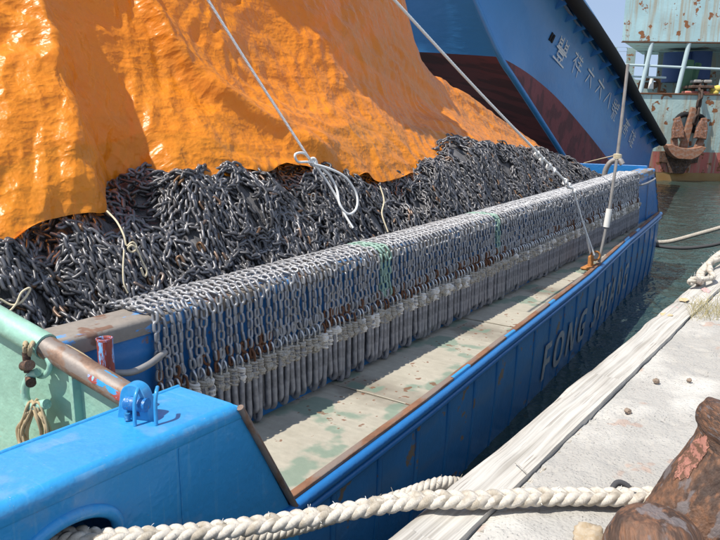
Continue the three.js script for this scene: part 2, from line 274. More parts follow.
{
  const top = grid(190, 620, (s, t) => {
    const x = SEAM - 0.006 + s * s * 11, z = t < 0.12 ? lerp(5, -1.4, t / 0.12) : t < 0.82 ? lerp(-1.4, -9, (t - 0.12) / 0.7) : lerp(-9, -46, (t - 0.82) / 0.18);
    const y = QUAY + (fbm(x * 2, z * 2, 221, 4) - 0.5) * 0.035 + (fbm(x * 9, z * 9, 222, 3) - 0.5) * 0.012 + 0.011 * sstep(0.49, 0.515, fbm(x * 1.5 + 3, z * 1.1, 227, 5)) - 0.010 * sstep(0.66, 0.72, fbm(x * 6, z * 6, 228, 4)) - 0.014 * Math.exp(-(x - SEAM) / 0.05) * fbm(x, z * 5, 223, 3);
    const ex = s === 0 ? 0.030 * (fbm(1, z * 5, 224, 4) - 0.38) + 0.03 * sstep(-2.95, -2.3, z) : 0;
    const p = new THREE.Vector3(x + ex, y, z); p.tu = x; p.tv = z; return p;
  });
  structure('quay_pavement', top, M.concrete);
  structure('quay_edge_face', muv(grid(1, 170, (s, t) => new THREE.Vector3(SEAM + 0.012, lerp(QUAY - 0.016, QUAY - 0.32, s), lerp(5, -46, t)), true)), M.concrete);
  structure('quay_wall', box(12.3, 3.2, 51, EDGE + 0.05 + 6.15, QUAY - 0.30 - 1.6, -20.5, 0.02), std({ map: rep(tex(512, 512, (u, v) => mix3([0.05, 0.055, 0.04], [0.16, 0.15, 0.125], fbm(u * 9, v * 9, 226, 5, 9)), true), 2), roughness: 0.7, bumpMap: rep(concreteBump, 1.3), bumpScale: 0.03 }));
}
// the timber fender along the quay edge: worn balks end to end
{
  const fender = thing('timber_quay_fender', 'bleached grey timber balks capping the concrete quay edge', 'timber');
  let z = 3.0;
  for (const len of [4.4, 5.35, 3.6, 4.6, 4.4, 4.6, 4.5]) {
    const z0 = z, z1 = z - len + 0.03, w = SEAM - EDGE - 0.012; z -= len;
    const sd = 300 + Math.round(len * 100) + Math.round(z * 3);
    const prof = [[-0.005, -0.3], [0, -0.07], [0.012, -0.025], [0.04, -0.004], [w * 0.3, 0.002], [w * 0.55, -0.004], [w * 0.8, 0], [w - 0.012, -0.002], [w - 0.002, -0.012], [w, -0.3]];
    const g = grid(prof.length * 4 - 4, Math.round(len * 40), (s, t) => {
      const q = cat(prof.map(([a, b]) => new THREE.Vector3(a, b, 0)), s), zz = lerp(z0, z1, t), e = Math.min(t, 1 - t) * len;
      const wear = s < 0.5 ? (fbm(zz * 2.2, 3, sd, 4) - 0.45) * 0.05 * sstep(0.06, 0.3, s) * (1 - sstep(0.35, 0.5, s)) : (fbm(zz * 3.1, 8, sd, 4) - 0.5) * 0.02 * sstep(0.7, 0.95, s);
      const p = new THREE.Vector3(EDGE + q.x + wear, QUAY + 0.005 + q.y - 0.02 * Math.exp(-e / 0.03) + (fbm(q.x * 30, zz * 2, sd + 1, 3) - 0.5) * 0.008, zz);
      p.tu = q.x - q.y; p.tv = zz; return p;
    }, true);
    const end = (zz, f) => { const pts = prof.map(([a, b]) => [EDGE + a, QUAY + 0.012 + b - 0.02]); const e = new THREE.ShapeGeometry(new THREE.Shape(pts.map(([a, b]) => new THREE.Vector2(a, b)))); e.translate(0, 0, zz); if (f) e.scale(1, 1, 1); const q = muv(e); return q; };
    const gg = g.toNonIndexed(); 
    part(fender, 'balk', mergeGeometries([gg, end(z0), end(z1)].map((q) => { q.deleteAttribute('normal'); return q; }).map((q, i) => { if (i) q.computeVertexNormals(); else q.setAttribute('normal', g.toNonIndexed().attributes.normal); return q; })), M.timber);
  }
  // splinter and strips of old paint on the wood
  part(fender, 'splinter', box(0.007, 0.006, 0.12, 0, 0, 0, 0.002).rotateY(0.9).translate(-1.20, QUAY + 0.016, -2.92), M.timber);
  const dab = (px, py, w, l, m, rot) => { const p = atY(px, py, QUAY + 0.007); p.x = Math.max(p.x, EDGE + 0.085); const sh = []; for (let i = 0; i < 14; i++) { const a = i / 14 * Math.PI * 2, r = 0.75 + 0.5 * R(); sh.push([Math.cos(a) * w * r, Math.sin(a) * l * r]); } const g = prism(sh, 0.0015); g.rotateX(-Math.PI / 2); g.rotateY(rot); g.translate(p.x, p.y - 0.001, p.z); part(fender, 'paint_mark', muv(g), m); };
  dab(664, 314, 0.045, 0.06, M.paintYellow, 0.3); dab(680, 299, 0.04, 0.07, M.paintYellow, 0.2); dab(668, 306, 0.03, 0.03, M.paintPink, 0.2); dab(706, 290, 0.035, 0.10, M.paintPink, 0.3);
}
// rope fibres and rubble caught in the joint behind the timber
{
  const g = [];
  for (let i = 0; i < 26; i++) {
    const u = 2.35 + 1.2 * Math.pow(i / 26, 1.4) + rnd(-0.02, 0.02), x0 = SEAM + rnd(0.0, 0.018), pts = [];
    for (let k = 0; k < 4; k++) pts.push(V(u + k * rnd(0.03, 0.07), x0 + rnd(-0.006, 0.008), QUAY - 0.012 - (k % 2) * 0.008 + rnd(-0.004, 0.006)));
    g.push(tube(pts, rnd(0.004, 0.009), 10, 5));
  }
  solo('rope_scrap', mergeGeometries(g), M.rope, 'frayed pale rope strands caught in the joint behind the edge timber', 'rope');
}

// ------------------------------------------------------------------ the moored fishing boat
const DECK = 1.0;
const railPts = [[-4, -1.98], [0, -2.2], [2.7, -2.44], [4.4, -2.57], [6, -2.72], [9.3, -3.0], [12.2, -3.33], [15.2, -3.60], [17, -3.85]];
function railX(u) { for (let i = 0; i < railPts.length - 1; i++) { const [a, b] = [railPts[i], railPts[i + 1]]; if (u <= b[0]) return lerp(a[1], b[1], (u - a[0]) / (b[0] - a[0])); } return railPts.at(-1)[1]; }
const railCurve = new THREE.CatmullRomCurve3(railPts.filter(([u]) => u >= 2.6).map(([u, x]) => V(u, x, 0)), false, 'centripetal');
const coamX = (u) => -3.40 - 0.02 * Math.max(0, u - 2.5);
const boat = thing('fishing_boat', 'blue steel fishing boat with weathered beige side deck and low rail, moored at the quay', 'boat');
const END = 15.4;
{
  // hull side: vertical plate drawn in a little towards the water
  const side = grid(120, 16, (s, t) => { const u = lerp(-4, END, s), y = lerp(DECK + sheer(u) - 0.09, -0.7, t); const p = V(u, railX(u) - 0.015 - 0.20 * t * t - 0.006 * Math.sin(u / 0.6 * Math.PI * 2) * t, y); p.tu = u; p.tv = y; return p; });
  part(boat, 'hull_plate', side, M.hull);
  const endPlate = grid(20, 10, (s, t) => { const x = lerp(railX(END) - 0.015, -8.2, s), y = lerp(DECK + sheer(END) - 0.05 + 0.6 * sstep(0.06, 0.1, s), -0.7, t); const p = V(END + 0.3 * (1 - Math.abs(s * 2 - 1)), x - 0.2 * t * t * (1 - s), y); p.tu = x; p.tv = y; return p; });
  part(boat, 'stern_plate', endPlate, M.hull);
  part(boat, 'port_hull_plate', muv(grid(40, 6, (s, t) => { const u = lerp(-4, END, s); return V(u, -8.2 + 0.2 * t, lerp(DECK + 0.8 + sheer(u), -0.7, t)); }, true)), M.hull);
  // outside stiffeners
  for (let u = 3.15; u < END - 0.2; u += 0.56) {
    const g = grid(6, 8, (s, t) => { const y = lerp(DECK + sheer(u) - 0.10, -0.6, t), k = clamp((DECK - y) / 1.7), w = [0, 0.0, 0.004, 0.03, 0.03, 0.004, 0][Math.round(s * 6)], x = railX(u) - 0.018 - 0.20 * k * k + [-0.01, 0.010, 0.015, 0.017, 0.017, 0.015, -0.01][Math.round(s * 6)]; return V(u + [-0.028, -0.028, -0.024, -0.012, 0.012, 0.024, 0.028][Math.round(s * 6)], x, y + w * 0); });
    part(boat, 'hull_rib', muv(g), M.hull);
  }
  // rail: rubbing strake in two mouldings and a worn flat bar on the deck edge
  const along = (u0, u1, n, dx, dy) => Array.from({ length: n + 1 }, (_, i) => { const u = lerp(u0, u1, i / n); return V(u, railX(u) + dx, DECK + sheer(u) + dy); });
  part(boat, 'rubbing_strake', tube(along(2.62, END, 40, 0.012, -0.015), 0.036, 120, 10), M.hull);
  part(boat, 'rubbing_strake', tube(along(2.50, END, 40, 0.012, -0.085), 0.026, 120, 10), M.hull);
  const barG = grid(160, 8, (s, t) => { const u = lerp(2.66, END - 0.1, s), pr = [[0.0, -0.02], [0.004, 0.03], [-0.004, 0.037], [-0.03, 0.038], [-0.05, 0.037], [-0.056, 0.03], [-0.058, 0.01], [-0.058, 0], [-0.058, -0.02]][Math.round(t * 8)]; const p = V(u, railX(u) - 0.012 + pr[0], DECK + sheer(u) + pr[1]); p.tu = u; p.tv = pr[0] - pr[1]; return p; }, true);
  const rail = part(boat, 'rail_bar', barG, M.rustbar, 'rust brown bar along the deck edge');
  for (const [u0, u1] of [[4.9, 5.25], [6.15, 6.4], [7.55, 7.75], [11.9, 12.3], [12.9, 13.2]]) part(rail, 'paint_patch', muv(grid(14, 3, (s, t) => { const u = lerp(u0, u1, s) + 0.02 * (fbm(t * 9, u0, 5, 2) - 0.5), x = railX(u) - 0.012 + [0.006, 0.004, -0.012, -0.024][Math.round(t * 3)]; return V(u, x, DECK + sheer(u) + [0.01, 0.034, 0.041, 0.041][Math.round(t * 3)]); }, true)), M.blue);
  // side deck in plates with raised weld seams
  const plates = [2.0, 4.3, 6.6, 8.9, 11.2, 13.5, END];
  for (let i = 0; i < plates.length - 1; i++) {
    const a = plates[i], b = plates[i + 1] - 0.006;
    part(boat, 'deck_plate', grid(30, 14, (s, t) => { const u = lerp(a, b, s), x = lerp(railX(u) - 0.07, coamX(u) - 0.04, t); const p = V(u, x, DECK + sheer(u) + (fbm(u * 1.5, x * 2, 231, 3) - 0.5) * 0.012); p.tu = u; p.tv = x; return p; }, true), M.deck);
  }
  part(boat, 'under_deck', muv(grid(40, 2, (s, t) => { const u = lerp(-4, END, s); return V(u, lerp(railX(u) - 0.03, -8.15, t), DECK + sheer(u) - 0.03); }, true)), M.deck);
  for (const [u, w] of [[4.3, 0.012], [6.6, 0.012], [8.9, 0.012]]) part(boat, 'weld_seam', tube([V(u, railX(u) - 0.08, DECK + sheer(u) + 0.001), V(u + 0.01, (railX(u) + coamX(u)) / 2, DECK + sheer(u) + 0.002), V(u, coamX(u), DECK + sheer(u) + 0.001)], 0.005, 10, 6), M.deck);
  // coaming with its worn cap
  const C0 = 1.96, cy = (u) => DECK + 0.96 + sheer(u);
  const CE = 14.72, slope = (t) => lerp(CE, 15.36, t);
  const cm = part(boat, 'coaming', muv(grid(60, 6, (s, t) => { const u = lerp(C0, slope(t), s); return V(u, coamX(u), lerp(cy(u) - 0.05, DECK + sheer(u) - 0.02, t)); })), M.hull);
  const prof = [[0.012, -0.10], [0.016, -0.03], [0.006, -0.008], [-0.02, 0], [-0.14, 0.002], [-0.26, 0], [-0.285, -0.01], [-0.29, -0.04], [-0.28, -0.5]];
  part(cm, 'coaming_cap', muv(grid(60, 8, (s, t) => { const u = lerp(C0, CE, s), q = prof[Math.round(t * 8)]; return V(u, coamX(u) + q[0], cy(u) + q[1]); }, true)), M.cap);
  part(cm, 'sloping_end', muv(grid(4, 8, (s, t) => { const u = slope(t); return V(u, coamX(u) + lerp(0.015, -0.29, s), lerp(cy(u), DECK + sheer(u) - 0.02, t)); })), M.cap, 'worn sloping end of the coaming');
  part(cm, 'hand_rail', tube([V(13.55, coamX(13.55), cy(13.5) - 0.20), V(13.6, coamX(13.6) + 0.05, cy(13.5) - 0.20), V(14.6, coamX(14.6) + 0.05, cy(14.6) - 0.18), V(14.65, coamX(14.65), cy(14.6) - 0.18)], 0.018, 30, 8), M.greySteel);
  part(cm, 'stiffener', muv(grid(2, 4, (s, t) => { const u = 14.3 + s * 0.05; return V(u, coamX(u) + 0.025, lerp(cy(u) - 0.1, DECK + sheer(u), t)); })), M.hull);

  // raised box bulwark beside the camera with its round front edge and hawse hole
  const BT = DECK + 0.735, bx = -2.42, bw = 0.43;
  const SL = (y) => lerp(2.31, 2.70, clamp((BT - y) / 0.74));       // sloping end
  const sec = (dx, n = 9) => { const a = []; for (let i = 0; i < n; i++) { const t = i / (n - 1) * Math.PI / 2; a.push([dx - 0.05 + 0.05 * Math.sin(t), BT - 0.05 + 0.05 * Math.cos(t)]); } return a; };
  const edge = [[bx - bw, BT - 0.06], [bx - bw, BT - 0.012], [bx - bw + 0.012, BT], ...sec(bx).map((q) => q), [bx, BT - 0.075], [bx - 0.006, BT - 0.085]];
  const boxTop = part(boat, 'bulwark_top', (() => { const n = edge.length - 1; const g = grid(40, n, (s, t) => { const q = edge[Math.round(t * n)]; return V(lerp(-2, SL(q[1]), s), q[0], q[1]); }, true); return muv(g); })(), M.blue, 'bright blue flat top of the bulwark');
  part(boxTop, 'back_lip', tube([V(-2, bx - bw + 0.004, BT - 0.004), V(0.5, bx - bw + 0.004, BT - 0.004), V(SL(BT), bx - bw + 0.004, BT - 0.004)], 0.013, 10, 8), M.blue);
  // front face with the hawse hole cut out
  const face = new THREE.Shape([[-2, -0.2], [2.96, -0.2], [2.72, DECK - 0.06], [SL(BT - 0.085), BT - 0.085], [-2, BT - 0.085]].map(([a, b]) => new THREE.Vector2(a, b)));
  const hc = [1.40, 1.435], hole = new THREE.Path(); hole.absellipse(hc[0], hc[1], 0.20, 0.115, 0, Math.PI * 2, true); face.holes.push(hole);
  const fg = new THREE.ExtrudeGeometry(face, { depth: 0.012, bevelEnabled: false, curveSegments: 40 }); fg.rotateY(Math.PI / 2); fg.translate(bx - 0.018, 0, 0);
  const fr = part(boat, 'bulwark_face', muv(fg), M.blue);
  const ring = new THREE.CatmullRomCurve3(Array.from({ length: 40 }, (_, i) => { const a = i / 40 * Math.PI * 2; return V(hc[0] + 0.215 * Math.cos(a), bx - 0.006, hc[1] + 0.13 * Math.sin(a)); }), true);
  part(fr, 'hawse_rim', tube(ring, 0.028, 80, 10, true), M.blue);
  part(fr, 'weld_seam', rod(V(1.95, bx - 0.004, 1.0), V(1.95, bx - 0.004, BT - 0.09), 0.0035, 6), M.blue);
  part(boat, 'bulwark_back', box(0.012, 0.74, 4.3, bx - bw + 0.004, DECK + 0.34, 0, 0.003).translate(0, 0, -0.16), M.blue);
  // worn flat bar down the sloping end
  const sa = V(2.33, 0, BT - 0.02), sb = V(2.72, 0, DECK + 0.0);
  const d = sb.clone().sub(sa), L = d.length(), ang = Math.atan2(d.y, -d.z);
  const bar = box(bw + 0.008, 0.016, L, 0, 0, 0, 0.006); bar.rotateX(ang); bar.translate(bx - bw / 2, (sa.y + sb.y) / 2, (sa.z + sb.z) / 2);
  part(boat, 'sloping_end_plate', bar, M.blue);
  part(boat, 'worn_edge_bar', tube([sa.clone().setX(bx + 0.002), sb.clone().setX(bx + 0.002)], 0.019, 2, 10), M.pipe, 'bare worn edge bar down the sloping end');

  // fairlead bracket on top of the box
  const br = new THREE.Group(); br.name = 'chain_stopper'; boat.add(br); br.position.copy(V(1.955, -2.70, BT)); br.rotation.y = 0.35; br.scale.setScalar(1.1);
  const arch = new THREE.Shape(); arch.moveTo(-0.075, 0); arch.lineTo(0.075, 0); arch.lineTo(0.055, 0.10); arch.quadraticCurveTo(0.045, 0.145, 0, 0.148); arch.quadraticCurveTo(-0.045, 0.145, -0.055, 0.10); arch.closePath();
  const ah = new THREE.Path(); ah.moveTo(-0.035, 0.012); ah.lineTo(-0.026, 0.085); ah.quadraticCurveTo(0, 0.12, 0.026, 0.085); ah.lineTo(0.035, 0.012); ah.closePath(); arch.holes.push(ah);
  const ag = new THREE.ExtrudeGeometry(arch, { depth: 0.05, bevelEnabled: true, bevelSize: 0.005, bevelThickness: 0.005, bevelSegments: 2 });
  part(br, 'arch_plate', muv(ag.translate(0, 0, -0.01)), M.blue);
  for (const [dx, dz] of [[0.035, 0.10], [0.115, 0.07]]) part(br, 'rod', tube([new THREE.Vector3(dx - 0.02, 0.135, 0.0), new THREE.Vector3(dx, 0.132, dz * 0.6), new THREE.Vector3(dx + 0.004, 0.10, dz * 0.85), new THREE.Vector3(dx + 0.008, 0.03, dz), new THREE.Vector3(dx + 0.01, 0.0, dz + 0.004)], 0.0085, 30, 8), M.blue);
  part(br, 'roller', new THREE.CylinderGeometry(0.03, 0.03, 0.1, 18).rotateZ(Math.PI / 2).translate(0.02, 0.07, 0.045), M.hull);
  part(br, 'bolt', new THREE.CylinderGeometry(0.013, 0.013, 0.03, 6).translate(-0.012, 0.02, 0.07), M.blue);

  // transverse bulkhead, pale green, with the tube along its top
  const T0 = V(2.02, -2.75, DECK + 0.75), T1 = V(1.935, -3.44, DECK + 0.94), T2 = V(1.72, -5.2, DECK + 1.41);
  const wall = (a, b, dz) => grid(20, 8, (s, t) => { const q = a.clone().lerp(b, s); q.y = lerp(q.y - 0.02, DECK - 0.05, t); q.z += dz; return q; }, true);
  const bk = part(boat, 'bulkhead', muv(mergeGeometries([wall(T0, T1, 0), wall(T1, T2, 0)])), M.green, 'pale green bulkhead');
  part(bk, 'bulkhead_tube', tube([T1.clone().add(new THREE.Vector3(0.02, 0, 0)), T1.clone().lerp(T2, 0.5), T2], 0.069, 30, 18), M.green);
  part(bk, 'bare_pipe', tube([T0, T0.clone().lerp(T1, 0.5), T1], 0.062, 20, 18), M.pipe, 'worn bare brown pipe with flakes of blue and red paint');
  for (let k = 0; k < 16; k++) { // flakes of paint left on the pipe
    const s = 0.06 + 0.32 * R(), q = T0.clone().lerp(T1, s), a = rnd(0.2, 1.5), pts = []; const w = rnd(0.012, 0.035);
    for (let i = 0; i < 9; i++) { const b = i / 9 * 6.283; pts.push([Math.cos(b) * w * rnd(0.7, 1.5), Math.sin(b) * w * rnd(0.4, 0.8)]); }
    const g = grid(6, 10, (i, j) => { const b = j * 6.283, rr = i * w * (0.75 + 0.5 * vn(j * 7 % 7, k, 9, 7)), al = Math.cos(b) * rr * 1.5, ar = Math.sin(b) * rr * 0.8, th = a + ar / 0.06; const ax = T1.clone().sub(T0).normalize(), up = new THREE.Vector3(0, 1, 0), fw = new THREE.Vector3(0, 0, 1); return q.clone().addScaledVector(ax, al).addScaledVector(up, Math.sin(th) * 0.0635).addScaledVector(fw, Math.cos(th) * 0.0635); });
    part(bk, 'paint_flake', muv(g), k % 4 === 1 ? M.redPipe : M.blue);
  }
  part(bk, 'stiffener', box(0.03, 0.86, 0.05, -3.20, DECK + 0.40, -1.945, 0.004), M.green);
  // stub pipe and bent grey pipe behind the bulkhead
  const stub = new THREE.LatheGeometry([[0.034, 0], [0.034, 0.30], [0.037, 0.315], [0.030, 0.318], [0.028, 0.30], [0.028, 0.05], [0, 0.05]].map(([a, b]) => new THREE.Vector2(a, b)), 28);
  part(boat, 'stub_pipe', stub.scale(1.25, 1, 1.25).translate(-3.30, DECK + 0.625, -2.20), M.redPipe, 'open red pipe stub with flakes of blue paint');
  part(boat, 'stub_bracket', box(0.10, 0.05, 0.06, -3.35, DECK + 0.66, -2.20, 0.006), M.redPipe);
  part(boat, 'bent_pipe', tube([V(2.20, -3.39, DECK + 0.76), V(2.22, -3.31, DECK + 0.74), V(2.32, -3.27, DECK + 0.715), V(2.45, -3.28, DECK + 0.718), V(2.64, -3.36, DECK + 0.73)], 0.020, 40, 10), M.greySteel);
  // planks of the after deck beyond the box
  for (let k = 0; k < 9; k++) part(boat, 'deck_plank', box(0.28, 0.03, 3.4, -3.02 - k * 0.285, DECK + 0.004 + 0.003 * (k % 3), -0.32, 0.006), M.plank);
  // rusty eye on the rail
  const eye = new THREE.Group(); eye.name = 'pad_eye'; boat.add(eye); eye.position.copy(V(9.75, railX(9.75) - 0.10, DECK + sheer(9.75)));
  part(eye, 'pad', box(0.16, 0.03, 0.36, 0, 0.02, 0, 0.012), M.orangeRust);
  part(eye, 'lug', box(0.06, 0.16, 0.10, 0, 0.10, 0, 0.02), M.orangeRust);
  part(eye, 'ring', new THREE.TorusGeometry(0.06, 0.014, 10, 24).rotateY(0.5).translate(0.04, 0.17, -0.06), M.orangeRust);
  // far coaming: dark panel and a bent pipe behind the chain
  part(boat, 'far_panel', box(2.2, 0.5, 0.05, -4.85, DECK + 0.95, -14.6, 0.01), M.hull);
  part(boat, 'pipe_arch', tube([V(13.9, -4.35, DECK + 0.8), V(13.9, -4.32, DECK + 1.15), V(13.9, -4.22, DECK + 1.30), V(13.9, -4.08, DECK + 1.33), V(13.9, -4.02, DECK + 1.25)], 0.05, 30, 10), M.greySteel);
}
// painted name on the hull side
const font = await new FontLoader().loadAsync('fonts/droid/droid_sans_bold.typeface.json');
{
  const word = 'FONG SHIANG', H = 0.44; let u = 7.42;
  for (const ch of word) {
    if (ch === ' ') { u += 0.3; continue; }
    const g = new THREE.ShapeGeometry(font.generateShapes(ch, H), 8); g.computeBoundingBox(); const w = g.boundingBox.max.x, q = g.toNonIndexed(), a = q.attributes.position;
    for (let i = 0; i < a.count; i++) { const uu = u + a.getX(i), y = 0.13 + sheer(uu) + a.getY(i), k = clamp((DECK + sheer(uu) - 0.09 - y) / 1.6); a.setXYZ(i, railX(uu) - 0.015 - 0.2 * k * k + 0.0165, y, -uu); }
    q.computeVertexNormals(); part(boat, 'hull_letter', muv(q), M.letterDull);
    u += w + 0.12;
  }
}

// ------------------------------------------------------------------ chain links
function linkGeo(L, W, r, n = 14, m = 6, twist = 0) {   // oblong link, long axis on y, lying in the xy plane
  const straight = L / 2 - W / 2, rad = W / 2 - r, pts = [];
  for (let i = 0; i < n; i++) { const a = (i / n) * Math.PI * 2; const c = Math.cos(a), s = Math.sin(a); pts.push(new THREE.Vector3(rad * c, rad * s + Math.sign(s || 1) * straight * (Math.abs(s) > 0.2 ? 1 : Math.abs(s) / 0.2), twist * c * s * r)); }
  const g = new THREE.TubeGeometry(new THREE.CatmullRomCurve3(pts, true, 'centripetal'), n * 1.5 | 0, r, m, true); g.deleteAttribute('uv'); return g;
}
const zAxis = new THREE.Vector3(0, 1, 0);
function chainAlong(geo, pts, pitch, rollStart, rr) {     // merged links along a polyline curve
  const c = new THREE.CatmullRomCurve3(pts, false, 'centripetal'), n = Math.floor(c.getLength() / pitch), out = [];
  for (let i = 0; i <= n; i++) {
    const q = c.getPointAt(i / n), t = c.getTangentAt(i / n), m = new THREE.Matrix4(), quat = new THREE.Quaternion().setFromUnitVectors(zAxis, t);
    quat.multiply(new THREE.Quaternion().setFromAxisAngle(zAxis, rollStart + (i % 2) * Math.PI / 2 + rr() * 0.5 - 0.25));
    const e = new THREE.Quaternion().setFromEuler(new THREE.Euler((rr() - 0.5) * 0.2, 0, (rr() - 0.5) * 0.2)); quat.premultiply(e);
    m.compose(q, quat, new THREE.Vector3(1, 1, 1)); out.push(geo.clone().applyMatrix4(m));
  }
  return mergeGeometries(out);
}
// the curtain of chains laid over the coaming, with a weight bar lashed to each
{
  const cur = thing('chain_curtain', 'curtain of grey chains with lashed weight bars draped over the blue coaming', 'chain');
  const lg = linkGeo(0.084, 0.054, 0.0105, 12, 6);
  const NV = 14, strandV = [], strandR = [], hookV = [], lashV = [], barV = [];
  const rr = rng(77);
  for (let k = 0; k < NV; k++) {                          // local frame: origin at the coaming's front top edge
    const j = () => (rr() - 0.5) * 0.016, top = [];
    top.push(V(j(), -0.36, 0.0 + 0.012), V(j(), -0.28, 0.03), V(j(), -0.18, 0.035), V(j(), -0.06, 0.034), V(j(), 0.015, 0.018), V(j(), 0.035, -0.05), V(j(), 0.038, -0.16), V(j(), 0.04, -0.30), V(j(), 0.045, -0.36));
    strandV.push(chainAlong(lg, top, 0.059, 0.78 + rr() * 0.3, rr));
    strandR.push(chainAlong(lg, [V(j(), 0.045, -0.365), V(j(), 0.048, -0.40), V(j(), 0.05, -0.435)], 0.05, rr() * 2, rr));
    const hp = []; const off = (rr() - 0.5) * 0.02; for (let i = 0; i <= 12; i++) { const a = -0.5 + i / 12 * 4.2; hp.push(new THREE.Vector3(0.057 + 0.027 * Math.cos(a), -0.460 + 0.050 * Math.sin(a), off + (rr() - 0.5) * 0.004)); }
    hookV.push(tube(hp, 0.0085, 26, 7));
    // cord turns and a knot
    const ls = [], n = 7, lx = 0.052; for (let i = 0; i < n; i++) { const t = new THREE.TorusGeometry(0.0185 + rr() * 0.006, 0.0105, 6, 14); t.rotateX(Math.PI / 2 + (rr() - 0.5) * 0.5); t.rotateZ((rr() - 0.5) * 0.4); t.scale(1.7, 1, 1); t.translate(lx + (rr() - 0.5) * 0.006, -0.495 - i * 0.0165, off); ls.push(t); }
    const kn = new THREE.IcosahedronGeometry(0.020 + rr() * 0.016, 2), kp = kn.attributes.position; for (let i = 0; i < kp.count; i++) { const v = new THREE.Vector3().fromBufferAttribute(kp, i), s = 0.75 + 0.6 * vn(v.x * 90 + 5 * k, v.y * 90 + v.z * 70, 5); kp.setXYZ(i, v.x * s, v.y * s, v.z * s); } kn.computeVertexNormals(); kn.translate(lx + 0.034, -0.50 - rr() * 0.08, off + (rr() - 0.5) * 0.03); ls.push(mergeVertices(kn));
    for (let e = 0; e < 1; e++) ls.push(tube([new THREE.Vector3(lx + 0.03, -0.51, off), new THREE.Vector3(lx + 0.05, -0.53 - rr() * 0.02, off + (rr() - 0.5) * 0.04), new THREE.Vector3(lx + 0.045, -0.56 - rr() * 0.05, off + (rr() - 0.5) * 0.06)], 0.004, 8, 5));
    lashV.push(mergeGeometries(ls.map((q) => { const w = q.index ? q.toNonIndexed() : q; return muv(w); })));
    // the bar: a long bight of thick rod
    const w = 0.024 + rr() * 0.004, l = 0.395 + (rr() - 0.5) * 0.09, bp = [], tw = (rr() - 0.5) * 0.035, bow = (rr() - 0.5) * 0.022;
    for (let i = 0; i <= 4; i++) bp.push(new THREE.Vector3(lx + w, -0.505 - (l - 0.05) * i / 4, off + tw * i / 4 + bow * Math.sin(i * 0.78)));
    for (let i = 1; i < 6; i++) { const a = i / 6 * Math.PI; bp.push(new THREE.Vector3(lx + w * Math.cos(a), -0.505 - (l - 0.05) - 0.045 * Math.sin(a), off + tw)); }
    for (let i = 4; i >= 0; i--) bp.push(new THREE.Vector3(lx - w, -0.505 - (l - 0.05) * i / 4, off + tw * i / 4));
    barV.push(tube(bp, 0.0205 + rr() * 0.002, 44, 9));
  }
  const frac = (x) => x - Math.floor(x);
  let i = 0;
  for (let u = 2.58; u < 13.45; u += 0.0655, i++) {
    const k = Math.floor(rr() * NV) % NV, o = V(u + (rr() - 0.5) * 0.014, coamX(u), DECK + 0.96 + sheer(u)), ry = (rr() - 0.5) * 0.25, lift = (rr() - 0.5) * 0.02;
    const put = (name, geo, mat, dy = 0, turn = 0) => { const m = part(cur, name, geo, mat); m.position.copy(o); m.position.y += dy; m.rotation.y = turn; return m; };
    const greenish = (u > 5.0 && u < 5.2) || (u > 7.35 && u < 7.48);
    put('chain_strand', strandV[k], greenish && rr() < 0.8 ? M.chainGreen : M.chain, 0.0);
    put('lower_link', strandR[(k + 3) % NV], rr() < 0.42 ? M.chainRust : M.chain, lift);
    put('hook', hookV[k], rr() < 0.12 ? M.chainRust : M.hook, lift, ry * 0.4);
    const bar = put('weight_bar', barV[k], M.bar, lift, ry * 0.5);
    const ls = shadows(new THREE.Mesh(lashV[k], rr() < 0.22 ? M.rag : M.cord)); ls.name = 'lashing'; bar.add(ls);
  }
}

// ------------------------------------------------------------------ the heap of chain in the hold
const hemU = [[0.5, 2.20], [2.4, 2.25], [2.75, 2.42], [3.1, 2.44], [4, 2.62], [5.3, 2.64], [6.2, 2.55], [7.2, 2.46], [7.9, 2.66], [8.5, 2.76], [9.6, 2.70], [11.4, 2.50], [12.6, 2.33], [13.5, 2.15], [14.2, 1.9]];
const hemY = (u) => { for (let i = 0; i < hemU.length - 1; i++) if (u <= hemU[i + 1][0]) return lerp(hemU[i][1], hemU[i + 1][1], sstep(0, 1, clamp((u - hemU[i][0]) / (hemU[i + 1][0] - hemU[i][0])))); return 1.9; };
function heapY(u, x) {                                     // height of the mound
  const back = coamX(u) - 0.30 - x, hy = hemY(u) - 1.72;    // metres behind the coaming
  const rise = sstep(-0.05, 0.80, back);
  const lump = (fbm(u * 1.6, x * 1.6, 241, 3) - 0.5) * 0.46 + (fbm(u * 4.2, x * 4.2, 242, 3) - 0.5) * 0.28;
  return 1.72 + hy * rise * 1.02 + lump * sstep(0, 0.25, back) * (1 - 0.4 * sstep(0.5, 1, back)) + 0.25 * sstep(0.9, 2.4, back) + (back < 0 ? back * 2 : 0);
}
